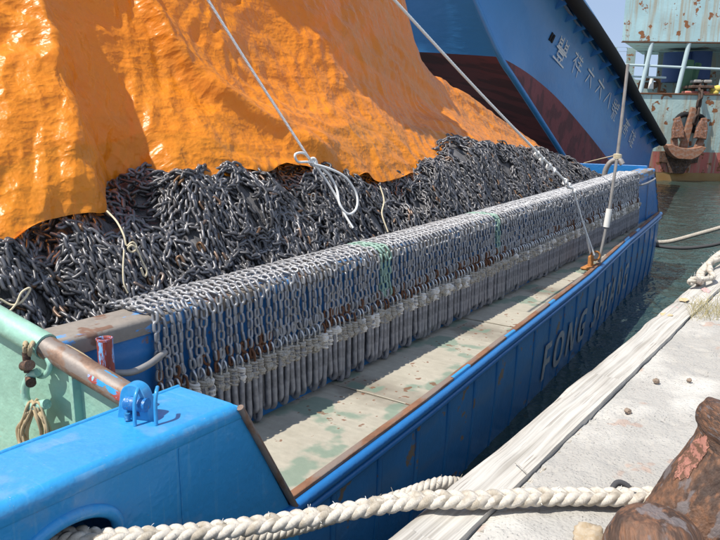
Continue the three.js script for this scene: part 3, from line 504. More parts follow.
{
  const heap = new THREE.Group(); heap.name = 'chain_heap'; heap.userData = { label: 'dark heap of tangled chain netting spilling out under the orange tarpaulin', category: 'chain', kind: 'stuff' }; scene.add(heap);
  const core = grid(330, 60, (s, t) => { const u = lerp(2.02, 14.3, s), x = coamX(u) - 0.29 - t * 2.8; const p = V(u, x, heapY(u, x) - 0.07); p.tu = u; p.tv = x + p.y; return p; }, true);
  const cm = shadows(new THREE.Mesh(core, M.heapCore)); cm.name = 'heap_core'; heap.add(cm);
  const lg = linkGeo(0.102, 0.064, 0.0125, 12, 6), mats = [], cols = [], rr = rng(4242), q = new THREE.Quaternion(), n = new THREE.Vector3();
  const norm = (u, x) => { const e = 0.03; return n.set(-(heapY(u, x + e) - heapY(u, x - e)) / (2 * e), 1, (heapY(u + e, x) - heapY(u - e, x)) / (2 * e)).normalize(); };
  for (let k = 0; k < 960; k++) {
    let u = lerp(2.1, 14.1, rr()), back = lerp(-0.02, 1.05, rr()), x = coamX(u) - 0.30 - back;
    const far = u > 6.8, dangle = rr() < (far ? 0.75 : 0.4);
    let ang = dangle ? (rr() - 0.5) * 0.5 : (rr() - 0.5) * 6.28;      // 0 = straight down towards the coaming
    const len = 10 + Math.floor(rr() * 24), lift = 0.01 + rr() * rr() * 0.09, tone = 0.6 + rr() * 0.8, wob = dangle ? 0.35 : 0.8, roll0 = rr() * 3.14;
    let prev = null;
    for (let i = 0; i < len; i++) {
      ang += (rr() - 0.5) * wob * 1.6; if (dangle) ang *= 0.85;
      const slope = norm(u, x); const stepH = 0.068 * Math.max(0.35, slope.y);
      u += Math.sin(ang) * stepH; x += Math.cos(ang) * stepH;
      const b2 = coamX(u) - 0.30 - x; if (b2 < -0.03 || b2 > 1.15 || u < 2.02 || u > 14.2) break;
      const p = V(u, x, heapY(u, x) - 0.03 + lift + (rr() - 0.5) * 0.012);
      if (prev) {
        const t = p.clone().sub(prev), L = t.length(); if (L > 0.14) { prev = p; continue; }
        t.normalize(); q.setFromUnitVectors(zAxis, t); q.multiply(new THREE.Quaternion().setFromAxisAngle(zAxis, roll0 + (i % 2) * Math.PI / 2 + (rr() - 0.5) * 0.7));
        q.premultiply(new THREE.Quaternion().setFromEuler(new THREE.Euler((rr() - 0.5) * 0.5, 0, (rr() - 0.5) * 0.5)));
        const m = new THREE.Matrix4().compose(prev.clone().lerp(p, 0.5), q, new THREE.Vector3(1, 1, 1)); mats.push(m);
        const v = tone * (0.7 + 0.6 * rr()), rust = rr() < 0.03 ? 1 : 0; cols.push([0.115 * v + rust * 0.06, 0.113 * v, 0.118 * v - rust * 0.04]);
      }
      prev = p;
    }
  }
  const inst = shadows(new THREE.InstancedMesh(lg, M.heapChain, mats.length)); inst.name = 'heap_link'; inst.userData.kind = 'stuff';
  mats.forEach((m, i) => { inst.setMatrixAt(i, m); inst.setColorAt(i, new THREE.Color().setRGB(...cols[i])); });
  heap.add(inst);
}

// ------------------------------------------------------------------ the orange tarpaulin
{
  const C = (a, b, c) => [atL(a[0], a[1], a[2]), atL(b[0], b[1], b[2]), atL(c[0], c[1], c[2])];
  const cols = [
    C([-130, 345, -4.25], [-115, 150, -4.8], [-100, -70, -5.6]),
    C([0, 257, -4.30], [-5, 120, -4.72], [-25, -70, -5.6]),
    C([50, 216, -4.36], [42, 100, -4.68], [15, -70, -5.55]),
    C([102, 211, -4.32], [76, 100, -4.62], [22, -70, -5.45]),
    C([113, 190, -4.86], [84, 100, -4.98], [38, -70, -5.62]),
    C([140, 183, -4.86], [120, 92, -5.10], [100, -70, -5.75]),
    C([190, 179, -4.54], [150, 85, -5.08], [118, -70, -5.9]),
    C([250, 171, -4.48], [215, 78, -5.15], [180, -70, -6.0]),
    C([300, 167, -4.48], [275, 80, -5.3], [240, -70, -6.2]),
    C([350, 177, -4.43], [330, 80, -5.28], [300, -70, -6.2]),
    C([415, 175, -4.43], [380, 85, -5.4], [350, -70, -6.3]),
    C([440, 158, -4.60], [405, 95, -5.6], [380, -60, -6.4]),
    C([465, 146, -4.72], [425, 100, -5.7], [399, -15, -6.3]),
    C([500, 151, -4.88], [452, 112, -5.65], [420, 62, -6.3]),
    C([540, 158, -5.0], [510, 141, -5.6], [480, 104, -6.3]),
    C([585, 169, -5.1], [572, 164, -5.4], [545, 152, -6.2]),
  ].map(([a, b, c], i) => {
    const d = c.clone().add(new THREE.Vector3(-0.9, i < 12 ? 0.25 : 0.02, -0.5)), e = d.clone().add(new THREE.Vector3(-1.3, -1.3, -0.3)), f = e.clone(); f.y = 1.4; f.x = -8.0;
    if (e.y < 1.9) e.y = 1.9;
    return [a, a.clone().lerp(b, 0.5).add(new THREE.Vector3(0.05, -0.05, 0)), b, b.clone().lerp(c, 0.5), c, d, e, f];
  });
  const NUc = cols.length, NU = 560, NV = 240;
  const base = (s, t) => { const n = NUc; const row = cols.map((c) => cat(c, t)); return cat(row, s); };
  // creases: triangle waves across warped directions, sharp along the fold line
  const tri = (x) => Math.abs(((x % 1) + 1) % 1 - 0.5) * 2;
  const relief = (a, b) => {
    const wx = fbm(a * 0.9, b * 0.9, 251, 3) * 2.2, wy = fbm(a * 0.9 + 7, b * 0.9, 252, 3) * 2.2;
    let h = 0;
    h += 0.055 * (tri((a * 0.9 + b * 0.35) * 0.8 + wx * 0.9) - 0.5) * fbm(a * 0.7, b * 0.5, 253, 2) * 1.6;
    h += 0.030 * (tri((a * 1.0 - b * 0.8) * 1.5 + wy) - 0.5) * sstep(0.35, 0.7, fbm(a * 1.2, b * 1.2, 254, 2));
    h += 0.024 * (tri((a * 0.4 + b) * 3.1 + wx * 1.4) - 0.5) * sstep(0.4, 0.65, fbm(a * 1.7, b * 1.7, 255, 2));
    h += 0.017 * (tri((a - b * 0.3) * 5.3 + wy * 2) - 0.5) * sstep(0.4, 0.6, fbm(a * 2.1, b * 2.1, 256, 2));
    h += 0.03 * (fbm(a * 2.6, b * 2.0, 257, 4) - 0.5) + 0.012 * (Math.abs(fbm(a * 7, b * 7, 258, 3) - 0.5));
    return h;
  };
  // fold hanging across the lower middle: a bight swept down to the right
  const foldC = [[5.55, 0.62], [6.1, 0.44], [6.7, 0.27], [7.5, 0.15], [8.3, 0.075], [9.2, 0.05]];
  const fold = (ci, t) => { if (ci < foldC[0][0] || ci > foldC.at(-1)[0]) return 0; for (let i = 0; i < foldC.length - 1; i++) if (ci <= foldC[i + 1][0]) { const k = (ci - foldC[i][0]) / (foldC[i + 1][0] - foldC[i][0]), tc = lerp(foldC[i][1], foldC[i + 1][1], k), d = t - tc; const env = sstep(5.55, 6.1, ci) * (1 - sstep(8.4, 9.2, ci)); return env * 0.14 * (d > 0 ? Math.exp(-d * d / 0.0040) : Math.exp(-d * d / 0.0009)); } return 0; };
  const pos = []; const P = (i, j) => pos[j * (NU + 1) + i];
  for (let j = 0; j <= NV; j++) for (let i = 0; i <= NU; i++) pos.push(base(i / NU, j / NV));
  const out = []; const tx = new THREE.Vector3(), ty = new THREE.Vector3();
  for (let j = 0; j <= NV; j++) for (let i = 0; i <= NU; i++) {
    const p = P(i, j); tx.copy(P(Math.min(NU, i + 1), j)).sub(P(Math.max(0, i - 1), j)); ty.copy(P(i, Math.min(NV, j + 1))).sub(P(i, Math.max(0, j - 1)));
    const n = ty.clone().cross(tx).normalize(); if (n.x + n.y * 0.5 < 0 && j < NV * 0.6) n.negate();
    const a = -p.z, b = p.y * 0.8 - p.x * 0.7, ci = i / NU * (NUc - 1), hem = Math.exp(-j / 3.5);
    const o = p.clone().addScaledVector(n, relief(a, b) + fold(ci, j / NV) + hem * 0.05 * (fbm(a * 4, 2, 259, 3) - 0.5));
    o.y += hem * 0.09 * (fbm(a * 2.3, 5, 260, 3) - 0.5) + hem * 0.03 * Math.sin(a * 9 + fbm(a, 1, 4, 2) * 9); o.tu = a; o.tv = b; out.push(o);
  }
  const g = grid(NU, NV, (s, t) => out[Math.round(t * NV) * (NU + 1) + Math.round(s * NU)], true);
  solo('tarpaulin', g, M.tarp, 'crumpled orange plastic tarpaulin draped over the chain heap', 'tarpaulin');
}

// above the frame: added unseen roll, shaped to shade the tarpaulin, on pole and arm
{
  const added_mast = thing('added_mast', 'added pale steel pole and arm out of view, holding the shade bundle', 'added_mast');
  const a = V(-3.6, -7.6, 0.9), hd = V(-3.6, -7.6, 12.5), tip = V(8.6, -8.6, 11.5);
  part(added_mast, 'added_mast_tube', tube([a, a.clone().lerp(hd, 0.5), hd], 0.14, 8, 14), M.pale);
  part(added_mast, 'added_boom', tube([V(-3.5, -7.6, 10.2), tip], 0.09, 4, 12), M.pale);
  const cen = [[232, -24, -6.2, 0.34], [290, 22, -6.0, 0.50], [345, 45, -5.75, 0.55], [392, 62, -5.7, 0.50], [424, 98, -5.65, 0.30]].map(([x, y, L, r]) => ({ p: atL(x, y, L).addScaledVector(sunDir, 2.5), r }));
  const cv = new THREE.CatmullRomCurve3(cen.map((q) => q.p), false, 'centripetal'), fr = cv.computeFrenetFrames(80, false), rad = (t) => { const x = t * 4, i = Math.min(3, Math.floor(x)); return lerp(cen[i].r, cen[i + 1].r, x - i); };
  const shade_roll = grid(48, 80, (s, t) => { const k = Math.round(t * 80), b = s * Math.PI * 2, r = rad(t) * (t === 0 || t === 1 ? 0 : 1) * (0.8 + 0.5 * fbm(Math.cos(b) * 1.5 + 4, t * 7 + Math.sin(b) * 1.5, 281, 3)); const p = cv.getPointAt(t).addScaledVector(fr.normals[k], Math.cos(b) * r).addScaledVector(fr.binormals[k], Math.sin(b) * r); p.tu = b * 0.5; p.tv = t * 3; return p; });
  const bundle = thing('shade_bundle', 'dark bundle added out of view to shade the tarpaulin, on two wires', 'shade_roll');
  part(bundle, 'shade_roll', shade_roll, M.heapCore);
  for (const t of [0.25, 0.75]) { const p = cv.getPointAt(t), k = clamp((-p.z + 3.5) / 12.1); part(bundle, 'added_sling_wire', rod(p, V(lerp(-3.5, 8.6, k), lerp(-7.6, -8.6, k), lerp(10.2, 11.5, k)), 0.008, 6), M.greySteel); }
}

// ------------------------------------------------------------------ ropes
function plait(curve, r, turns, seg, strands = 4) {          // flat plait of thick strands: chevrons along the rope
  const out = [], N = seg, fr = curve.computeFrenetFrames(N, false), up = new THREE.Vector3(0, 1, 0);
  for (let k = 0; k < strands; k++) {
    const pts = [];
    for (let i = 0; i <= N; i++) {
      const t = i / N, q = curve.getPointAt(t), tg = curve.getTangentAt(t), sd = tg.clone().cross(up).normalize(), nn = sd.clone().cross(tg).normalize(), a = t * turns * Math.PI * 2 + k / strands * Math.PI * 2;
      pts.push(q.addScaledVector(sd, Math.sin(a) * r * 0.58).addScaledVector(nn, Math.sin(2 * a) * r * 0.30 + (Math.cos(a) > 0 ? 1 : -1) * r * 0.05));
    }
    const c = new THREE.CatmullRomCurve3(pts); const g = new THREE.TubeGeometry(c, N, r * 0.46, 7, false), L = c.getLength(), p = g.attributes.uv; for (let i = 0; i < p.count; i++) p.setXY(i, p.getX(i) * L + k * 0.37, p.getY(i) * 0.12); out.push(g);
  }
  return mergeGeometries(out);
}
function laid(curve, r, turns, seg) {                       // three-strand laid rope
  const out = [], up = new THREE.Vector3(0, 1, 0.01);
  for (let k = 0; k < 3; k++) { const pts = []; for (let i = 0; i <= seg; i++) { const t = i / seg, q = curve.getPointAt(t), tg = curve.getTangentAt(t), sd = tg.clone().cross(up).normalize(), nn = sd.clone().cross(tg).normalize(), a = t * turns * 6.2832 + k * 2.0944; pts.push(q.addScaledVector(sd, Math.cos(a) * r * 0.5).addScaledVector(nn, Math.sin(a) * r * 0.5)); } const c = new THREE.CatmullRomCurve3(pts), g = new THREE.TubeGeometry(c, seg, r * 0.54, 7, false), L = c.getLength(), p = g.attributes.uv; for (let i = 0; i < p.count; i++) p.setXY(i, p.getX(i) * L + k * 0.3, p.getY(i) * 0.1); out.push(g); }
  return mergeGeometries(out);
}
function fuzz(curve, r, n, seed, len = 0.025) {             // loose fibres
  const rr = rng(seed), out = []; for (let i = 0; i < n; i++) { const q = curve.getPointAt(rr()), d = new THREE.Vector3(rr() - 0.5, rr() * 0.9 - 0.2, rr() - 0.5).normalize(); const a = q.clone().addScaledVector(d, r * 0.8), b = q.clone().addScaledVector(d, r + len * rr()).add(new THREE.Vector3((rr() - 0.5) * len, 0, (rr() - 0.5) * len)); out.push(tube([a, a.clone().lerp(b, 0.5).add(new THREE.Vector3(0, 0.003, 0)), b], 0.0012, 3, 4)); } return mergeGeometries(out);
}
{
  const C = (p) => new THREE.CatmullRomCurve3(p, false, 'centripetal');
  const c1 = C([V(3.02, -0.35, 1.56), V(3.0, -0.52, 1.56), V(2.86, -0.72, 1.555), V(2.68, -0.98, 1.552), V(2.48, -1.2, 1.556), V(2.34, -1.4, 1.552), V(2.05, -1.75, 1.49), V(1.75, -2.08, 1.455), V(1.50, -2.36, 1.452), V(1.42, -2.5, 1.445), V(1.1, -2.75, 1.25), V(0.6, -2.8, 1.05)]);
  const r1 = thing('mooring_rope', 'thick white plaited mooring rope from the rusty bollard to the hawse hole', 'rope');
  part(r1, 'plaited_rope', plait(c1, 0.044, 17, 460), M.rope);
  part(r1, 'fibres', fuzz(c1, 0.042, 80, 5, 0.016), M.line);
  const c2 = C([V(3.02, -1.44, 1.10), V(3.0, -1.47, 1.26), V(2.76, -1.51, 1.415), V(2.56, -1.64, 1.39), V(2.38, -1.82, 1.325), V(2.1, -2.02, 1.29), V(1.75, -2.27, 1.33), V(1.52, -2.42, 1.36), V(1.25, -2.62, 1.25), V(0.9, -2.75, 1.05)]);
  solo('laid_rope', mergeGeometries([laid(c2, 0.031, 30, 420), fuzz(c2, 0.03, 60, 6)]), M.rope, 'thinner white twisted rope running up behind the timber quay edge', 'rope');
  solo('quay_ring', new THREE.TorusGeometry(0.05, 0.012, 8, 20).rotateY(0.2).translate(-1.44, 1.10, -3.03), M.rust, 'rusty ring on the quay face behind the white twisted rope', 'ring');
  // rope lying on the far quay edge
  const c3 = C([atY(689, 283, QUAY + 0.06), atY(694, 279, QUAY + 0.10), atY(699, 282, QUAY + 0.05), atY(701, 273, QUAY + 0.045), atY(709, 264, QUAY + 0.045), atY(720, 254, QUAY + 0.045), V(11.5, -1.36, QUAY + 0.045), V(13.5, -1.30, QUAY + 0.045), V(15, -1.2, QUAY + 0.045), V(15.6, -0.6, QUAY + 0.045)]);
  const r3 = thing('coiled_rope', 'thick white rope lying along the far timber edge with a frayed end', 'rope');
  part(r3, 'plaited_rope', plait(c3, 0.042, 60, 900), M.rope);
  const rr3 = rng(12), loose = []; for (let i = 0; i < 30; i++) { const q = c3.getPointAt(0.02 + 0.80 * i / 30); loose.push(q.add(new THREE.Vector3(0.05 + (rr3() - 0.5) * 0.13, 0.02 + rr3() * 0.05, (rr3() - 0.5) * 0.12))); }
  part(r3, 'laid_rope', laid(C(loose), 0.026, 120, 900), M.rope);
  part(r3, 'fibres', fuzz(c3, 0.045, 300, 8, 0.03), M.line);
  // lines from the boat's end to the quay
  const c4 = C([V(15.6, -4.2, 0.62), V(16.1, -3.7, 0.50), V(16.2, -3.0, 0.74), V(16.1, -2.2, 1.10), V(16.0, -1.45, 1.545), V(15.6, -1.0, 1.55)]);
  solo('stern_line', laid(c4, 0.045, 46, 520), M.cord, 'pale twisted stern line running from the boat over the water to the quay', 'rope');
  const c5 = C([V(15.6, -4.2, 0.58), V(16.0, -3.7, 0.42), V(15.8, -3.0, 0.50), V(15.5, -2.2, 0.82), V(15.3, -1.45, 1.55), V(15.0, -1.0, 1.55)]);
  solo('stern_line', laid(c5, 0.036, 50, 520), M.darkRope, 'dark twisted stern line hanging lower over the water than the pale one', 'rope');

  // white guy line to the chain heap with a bow of loose loops
  const k0 = atL(310, 160, -4.30), top0 = atL(180, -45, -4.9);
  const g1 = thing('guy_line', 'white line tied with a loose looped knot to the chain heap below the tarpaulin', 'rope');
  part(g1, 'line', laid(C([top0, top0.clone().lerp(k0, 0.5).add(new THREE.Vector3(0, -0.015, 0)), k0]), 0.0135, 90, 500), M.line);
  const W = (a) => tube(a.map(([x, y, L]) => atL(x, y, L)), 0.0115, 60, 8);
  part(g1, 'loop', W([[312, 161, -4.29], [303, 153, -4.26], [295, 155, -4.25], [297, 161, -4.25], [307, 162, -4.27], [316, 163, -4.28]]), M.line);
  part(g1, 'loop', W([[314, 164, -4.27], [330, 169, -4.20], [346, 178, -4.14], [357, 196, -4.08], [356, 209, -4.05], [348, 214, -4.05], [340, 205, -4.10], [337, 190, -4.16], [330, 176, -4.21], [320, 166, -4.25]]), M.line);
  part(g1, 'tail', W([[316, 166, -4.27], [326, 180, -4.22], [338, 200, -4.14], [345, 215, -4.06], [353, 228, -3.98]]), M.line);
  const kn = []; for (let i = 0; i < 4; i++) { const t = new THREE.TorusGeometry(0.026, 0.012, 8, 16); t.rotateY(1 + i * 0.5); t.rotateX(0.5 * i); const q = atL(313 + i * 1.6, 161 + i * 2, -4.28); t.translate(q.x, q.y, q.z); kn.push(t); }
  part(g1, 'knot', mergeGeometries(kn), M.line);

  // second guy line, doubled down to the pad eye
  const e0 = V(9.78, railX(9.78) - 0.09, DECK + sheer(9.78) + 0.19), b0 = at(573, 189, 9.6), m0 = at(541, 156, 9.0), t0 = at(376, -20, 6.6);
  const g2 = thing('guy_line', 'white line knotted halfway and doubled down to the rusty eye on the rail', 'rope');
  part(g2, 'line', laid(C([t0, t0.clone().lerp(m0, 0.5).add(new THREE.Vector3(0, -0.02, 0)), m0, b0]), 0.015, 120, 600), M.line);
  for (const d of [-0.012, 0.014]) part(g2, 'line', laid(C([b0, b0.clone().lerp(e0, 0.5), e0.clone().add(new THREE.Vector3(d * 3, 0, d * 3))]), 0.013, 40, 200), M.line);
  const k2 = []; for (const [x, y, f] of [[537, 153, 8.95], [542, 158, 9.05], [549, 165, 9.17], [554, 170, 9.22], [565, 180, 9.45], [569, 185, 9.52], [574, 191, 9.6]]) for (let i = 0; i < 3; i++) { const t = new THREE.TorusGeometry(0.022 + 0.006 * i, 0.013, 8, 14); t.rotateY(0.4 + i * 1.3 + x); t.rotateX(0.9 * i + y); const q = at(x, y, f); t.translate(q.x, q.y - i * 0.012, q.z); k2.push(t); }
  for (let i = 0; i < k2.length; i += 3) part(g2, 'knot', mergeGeometries(k2.slice(i, i + 3)), M.line);

  // slim stanchion rising from the eye, taped and tied
  const st = thing('stanchion', 'slim grey pole rising from the rusty eye with a white taped joint', 'pole');
  const s0 = V(9.85, railX(9.85) - 0.09, DECK + sheer(9.85) + 0.03), s1 = at(628, 64, 9.9), sm = at(611, 200, 9.85);
  part(st, 'pole', tube([at(599, 262, 9.84), at(607.5, 220, 9.85), at(613, 185, 9.86), at(618, 150, 9.88), s1], 0.021, 60, 12), M.greySteel);
  part(st, 'tape_wrap', (() => { const a = at(606.2, 227, 9.85), b = at(609.3, 209, 9.855), g = tube([a, a.clone().lerp(b, 0.3), a.clone().lerp(b, 0.7), b], 0.042, 16, 12); return g; })(), M.whiteTape);
  part(st, 'tie', mergeGeometries([0, 1, 2].map((i) => { const t = new THREE.TorusGeometry(0.045, 0.012, 8, 18); t.rotateX(1.4 + i * 0.25); const q = at(617.5, 155 + i, 9.9); t.translate(q.x, q.y, q.z); return t; })), M.twinePale);
  solo('tie_cord', tube([at(584, 163, 13.6), at(600, 159, 11.6), at(617, 155, 9.88)], 0.008, 20, 6), M.twinePale, 'thin cord from the tarpaulin corner to the slim pole', 'cord');

  // bits of twine on the heap
  const tw = (name, pts, r, m, label) => solo(name, tube(pts.map(([x, y, L]) => atL(x, y, L)), r, 60, 6), m, label, 'twine');
  tw('twine', [[107, 211, -4.28], [117, 222, -4.16], [124, 236, -4.06], [127, 246, -4.03], [132, 242, -4.01], [136, 245, -4.0], [136, 250, -3.99], [131, 252, -3.99], [128, 248, -3.99], [132, 245, -3.98], [137, 250, -3.97], [142, 261, -3.96], [147, 272, -3.94], [145, 277, -3.94], [141, 268, -3.94]], 0.007, M.twinePale, 'tan twine with a small coil hanging from the tarpaulin corner');
  tw('twine', [[124, 250, -4.02], [123, 272, -3.95], [124, 284, -3.92], [128, 293, -3.9]], 0.006, M.twinePale, 'thin tan twine end hanging straight down the chain heap');
  tw('twine', [[0, 299, -3.95], [12, 305, -3.92], [20, 303, -3.9], [29, 292, -3.9], [30, 288, -3.9], [22, 292, -3.9], [16, 304, -3.9], [8, 312, -3.9], [0, 313, -3.92]], 0.007, M.twinePale, 'tan twine tied in a loop beside the green bulkhead');
  tw('twine', [[380, 186, -4.2], [384, 200, -4.12], [382, 214, -4.05], [388, 232, -3.96]], 0.008, M.twinePale, 'pale twine hanging down the middle of the chain heap');
  tw('twine', [[438, 178, -4.3], [443, 190, -4.22], [443, 204, -4.12], [441, 220, -4.02]], 0.009, M.twinePale, 'pale twine hanging below the tarpaulin notch');
}
// shackle, bolt and coil hanging at the green bulkhead
{
  const sh = thing('shackle', 'pale green shackle on a rusty bolt hanging at the green bulkhead', 'shackle');
  const Q = (px, py, off = 0.06) => { const a = atL(px, py, -1); return atL(px, py, (2.3665 - off) / (a.z - 0.126)); };
  part(sh, 'bow', tube([[38, 372], [32, 375], [27, 382], [25, 392], [27, 402], [31, 406], [40, 405]].map(([a, b]) => Q(a, b, 0.09)), 0.022, 40, 12), M.green);
  part(sh, 'bow_eye', tube([Q(30, 407, 0.09), Q(47, 404, 0.09)], 0.026, 4, 14), M.green);
  part(sh, 'pin', tube([Q(30, 377, 0.08), Q(31, 383, 0.12)], 0.026, 4, 14), M.rust);
  part(sh, 'bolt', tube([Q(26, 352, 0.10), Q(28, 372, 0.10)], 0.020, 6, 12), M.rust);
  part(sh, 'bolt_head', tube([Q(24, 366, 0.10), Q(30, 365, 0.15)], 0.026, 4, 14), M.rust);
  part(sh, 'second_bow', tube([[36, 374], [42, 376], [48, 372], [50, 364], [47, 358]].map(([a, b]) => Q(a, b, 0.05)), 0.016, 30, 10), M.green);
  const co = [], rr = rng(31);
  for (let i = 0; i < 11; i++) { const w = 9 + rr() * 7, c = 34 + (rr() - 0.5) * 8, h = 22 + rr() * 10, pts = []; for (let k = 0; k < 12; k++) { const a = k / 12 * 6.283; pts.push(Q(c + Math.sin(a) * w * (Math.cos(a) > 0 ? 0.35 + 0.65 * (1 - Math.cos(a)) : 1), 430 - Math.cos(a) * h + (rr() - 0.5) * 3, 0.07 + rr() * 0.05)); } co.push(tube(pts, 0.0075, 50, 6, true)); }
  solo('coil_of_cord', mergeGeometries(co), M.twine, 'hank of tan cord hanging under the green shackle', 'cord');
  const R0 = [Q(26, 356, 0.09), Q(25, 346, 0.12), atL(32, 342, -3.62), atL(44, 342, -3.58), atL(62, 345, -3.42), atL(80, 354, -3.26), atL(100, 368, -3.10), atL(118, 380, -2.99), atL(132, 390, -2.93)];
  solo('lashing_rope', mergeGeometries([laid(new THREE.CatmullRomCurve3(R0, false, 'centripetal'), 0.013, 40, 300), laid(new THREE.CatmullRomCurve3([Q(29, 356, 0.09), Q(31, 346, 0.11), atL(40, 341.5, -3.60), atL(50, 346, -3.52), atL(44, 352, -3.5)], false, 'centripetal'), 0.012, 18, 140)]), M.twine, 'old tan rope looped over the bulkhead tube and trailing along the bare pipe', 'rope');
  const old = []; for (let i = 0; i < 5; i++) old.push(tube([0, 1, 2, 3, 4].map((k) => V(1.15 + k * 0.22 + rnd(-0.05, 0.05), -3.3 - i * 0.13 + rnd(-0.06, 0.06), DECK + 0.045 + rnd(0, 0.03))), 0.02, 40, 7));
  solo('deck_rope', mergeGeometries(old), M.twine, 'tan rope ends lying on the planks before the green bulkhead', 'rope');
}

// ------------------------------------------------------------------ bollard and things on the quay
{
  const b = thing('bollard', 'rusty leaning iron mooring bollard with a patch of pink paint', 'bollard', V(2.66, -0.50, QUAY));
  const L = (p, n = 44) => { const g = new THREE.LatheGeometry(p.map(([a, c]) => new THREE.Vector2(a, c)), n); return g; };
  const rough = (g, k, f) => { const q = mergeVertices(g, 1e-4), p = q.attributes.position, nn = q.attributes.normal; for (let i = 0; i < p.count; i++) { const x = p.getX(i), y = p.getY(i), z = p.getZ(i), d = (fbm(x * f + y * f * 0.7, z * f - y * f * 0.7, 271, 4) - 0.5) * k + (fbm(x * f * 4 + y * 30, z * f * 4 - y * 40, 273, 3) - 0.5) * k * 0.35; p.setXYZ(i, x + nn.getX(i) * d, y + nn.getY(i) * d, z + nn.getZ(i) * d); } q.computeVertexNormals(); return q; };
  const dense = (p, k) => { const c = p.map(([a, y]) => new THREE.Vector3(a, y, 0)), o = []; for (let i = 0; i <= k; i++) { const q = cat(c, i / k); o.push([Math.max(0, q.x), q.y]); } return o; };
  const post = rough(L(dense([[0.205, -0.16], [0.200, -0.02], [0.195, 0.12], [0.188, 0.31], [0.190, 0.345], [0.212, 0.365], [0.224, 0.39], [0.222, 0.43], [0.205, 0.455], [0.11, 0.47], [0, 0.475]], 110), 130), 0.022, 9);
  const lean = new THREE.Matrix4().makeRotationAxis(new THREE.Vector3(-Math.sin(YAW), 0, -Math.cos(YAW)), 0.49).multiply(new THREE.Matrix4().makeScale(1.08, 1.08, 1.08));
  const off = new THREE.Matrix4().makeTranslation(0.055, -0.025, -0.24);
  const own = (g, a, c) => { const q = g.attributes.uv; for (let i = 0; i < q.count; i++) q.setXY(i, q.getX(i) * a, q.getY(i) * c); return g; };
  part(b, 'post', own(post.applyMatrix4(lean).applyMatrix4(off), 1.35, 1.25), M.rust);
  const base = rough(L(dense([[0.27, -0.06], [0.265, 0.0], [0.25, 0.03], [0.20, 0.05], [0.10, 0.07], [0, 0.075]], 50), 110), 0.02, 12);
  part(b, 'base_flange', own(base.translate(0.12, 0, -0.12), 1.35, 0.4), M.rust);
  const horn = rough(L(dense([[0.0, 0.185], [0.08, 0.178], [0.145, 0.14], [0.175, 0.07], [0.185, -0.02]], 50), 110), 0.022, 11);
  part(b, 'horn', (() => { const g = horn.scale(1, 1.08, 1).translate(-0.02, 0.0, 0.11), p = g.attributes.position, q = g.attributes.uv; for (let i = 0; i < p.count; i++) q.setXY(i, p.getX(i) + p.getY(i) * 0.6, p.getZ(i) + p.getY(i) * 0.8); return g; })(), M.rust);
  // remains of pink paint wrapped on the post
  const patch = grid(40, 40, (s, t) => {
    const a = (s * 2 - 1), c = (t * 2 - 1), k = Math.max(Math.abs(a), Math.abs(c)), l = Math.hypot(a, c) || 1, w = k * (0.72 + 0.8 * (fbm(a / l * 3 + 5, c / l * 3 + 5, 277, 4) - 0.3));
    const th = Math.PI * 1.22 + a / l * w * 0.30, y = 0.25 + c / l * w * 0.115, x = Math.cos(th), z = -Math.sin(th), r0 = lerp(0.195, 0.188, clamp((y - 0.12) / 0.19)), X0 = x * r0, Z0 = z * r0, f = 9, dd = (fbm(X0 * f + y * f * 0.7, Z0 * f - y * f * 0.7, 271, 4) - 0.5) * 0.022 + (fbm(X0 * f * 4 + y * 30, Z0 * f * 4 - y * 40, 273, 3) - 0.5) * 0.0077, r = r0 + dd + 0.0025; return new THREE.Vector3(x * r, y, z * r);
  });
  const pinkM = std({ map: rep(tex(256, 256, (u, v) => mix3([0.36, 0.16, 0.12], [0.13, 0.065, 0.04], sstep(0.44, 0.56, fbm(u * 14, v * 14, 278, 5, 14)))), 0.25), roughness: 0.85, bumpMap: rep(bumpFine, 0.1), bumpScale: 0.003 });
  part(b, 'paint_remnant', muv(patch.applyMatrix4(lean).applyMatrix4(off)), pinkM, 'flaking pink paint');
  // old rope eye beside it
  const pp = []; const c = V(2.92, -0.73, QUAY + 0.03); for (let i = 0; i < 10; i++) { const a = i / 10 * 6.283; pp.push(c.clone().add(new THREE.Vector3(Math.cos(a) * 0.055, 0.02 * Math.sin(a * 2) + 0.015, Math.sin(a) * 0.05))); }
  solo('wire_grommet', tube(pp, 0.014, 50, 8, true), M.darkRope, 'small dark rope grommet on the concrete behind the white rope', 'rope');
  // stones and dry grass
  const stone = (px, py, s) => { const q = atY(px, py, QUAY + 0.006), g = new THREE.IcosahedronGeometry(s, 4), p = g.attributes.position; for (let i = 0; i < p.count; i++) { const v = new THREE.Vector3().fromBufferAttribute(p, i), k = 0.55 + 0.7 * vn(v.x / s * 2 + px, v.y / s * 2 + v.z / s, 9) + 0.5 * vn(v.x / s * 5 + px, v.y / s * 5 + v.z / s * 4, 10); p.setXYZ(i, v.x * k, v.y * k * 0.9, v.z * k); } const m = mergeVertices(g); m.computeVertexNormals(); return muv(m.translate(q.x, q.y + s * 0.4, q.z)); };
  const pebble = std({ map: rep(tex(128, 128, (u, v) => mix3([0.16, 0.11, 0.08], [0.34, 0.27, 0.21], fbm(u * 12, v * 12, 279, 4, 12))), 0.1), roughness: 0.9 });
  solo('pebble', stone(628, 412, 0.014), pebble, 'small brown stone on the pale concrete, closer to the bollard', 'stone');
  solo('pebble', stone(656, 382, 0.015), pebble, 'small brown stone on the pale concrete near the end of the joint', 'stone');
  solo('pebble', stone(689, 381, 0.012), pebble, 'tiny flat reddish stone out on the open concrete', 'stone');
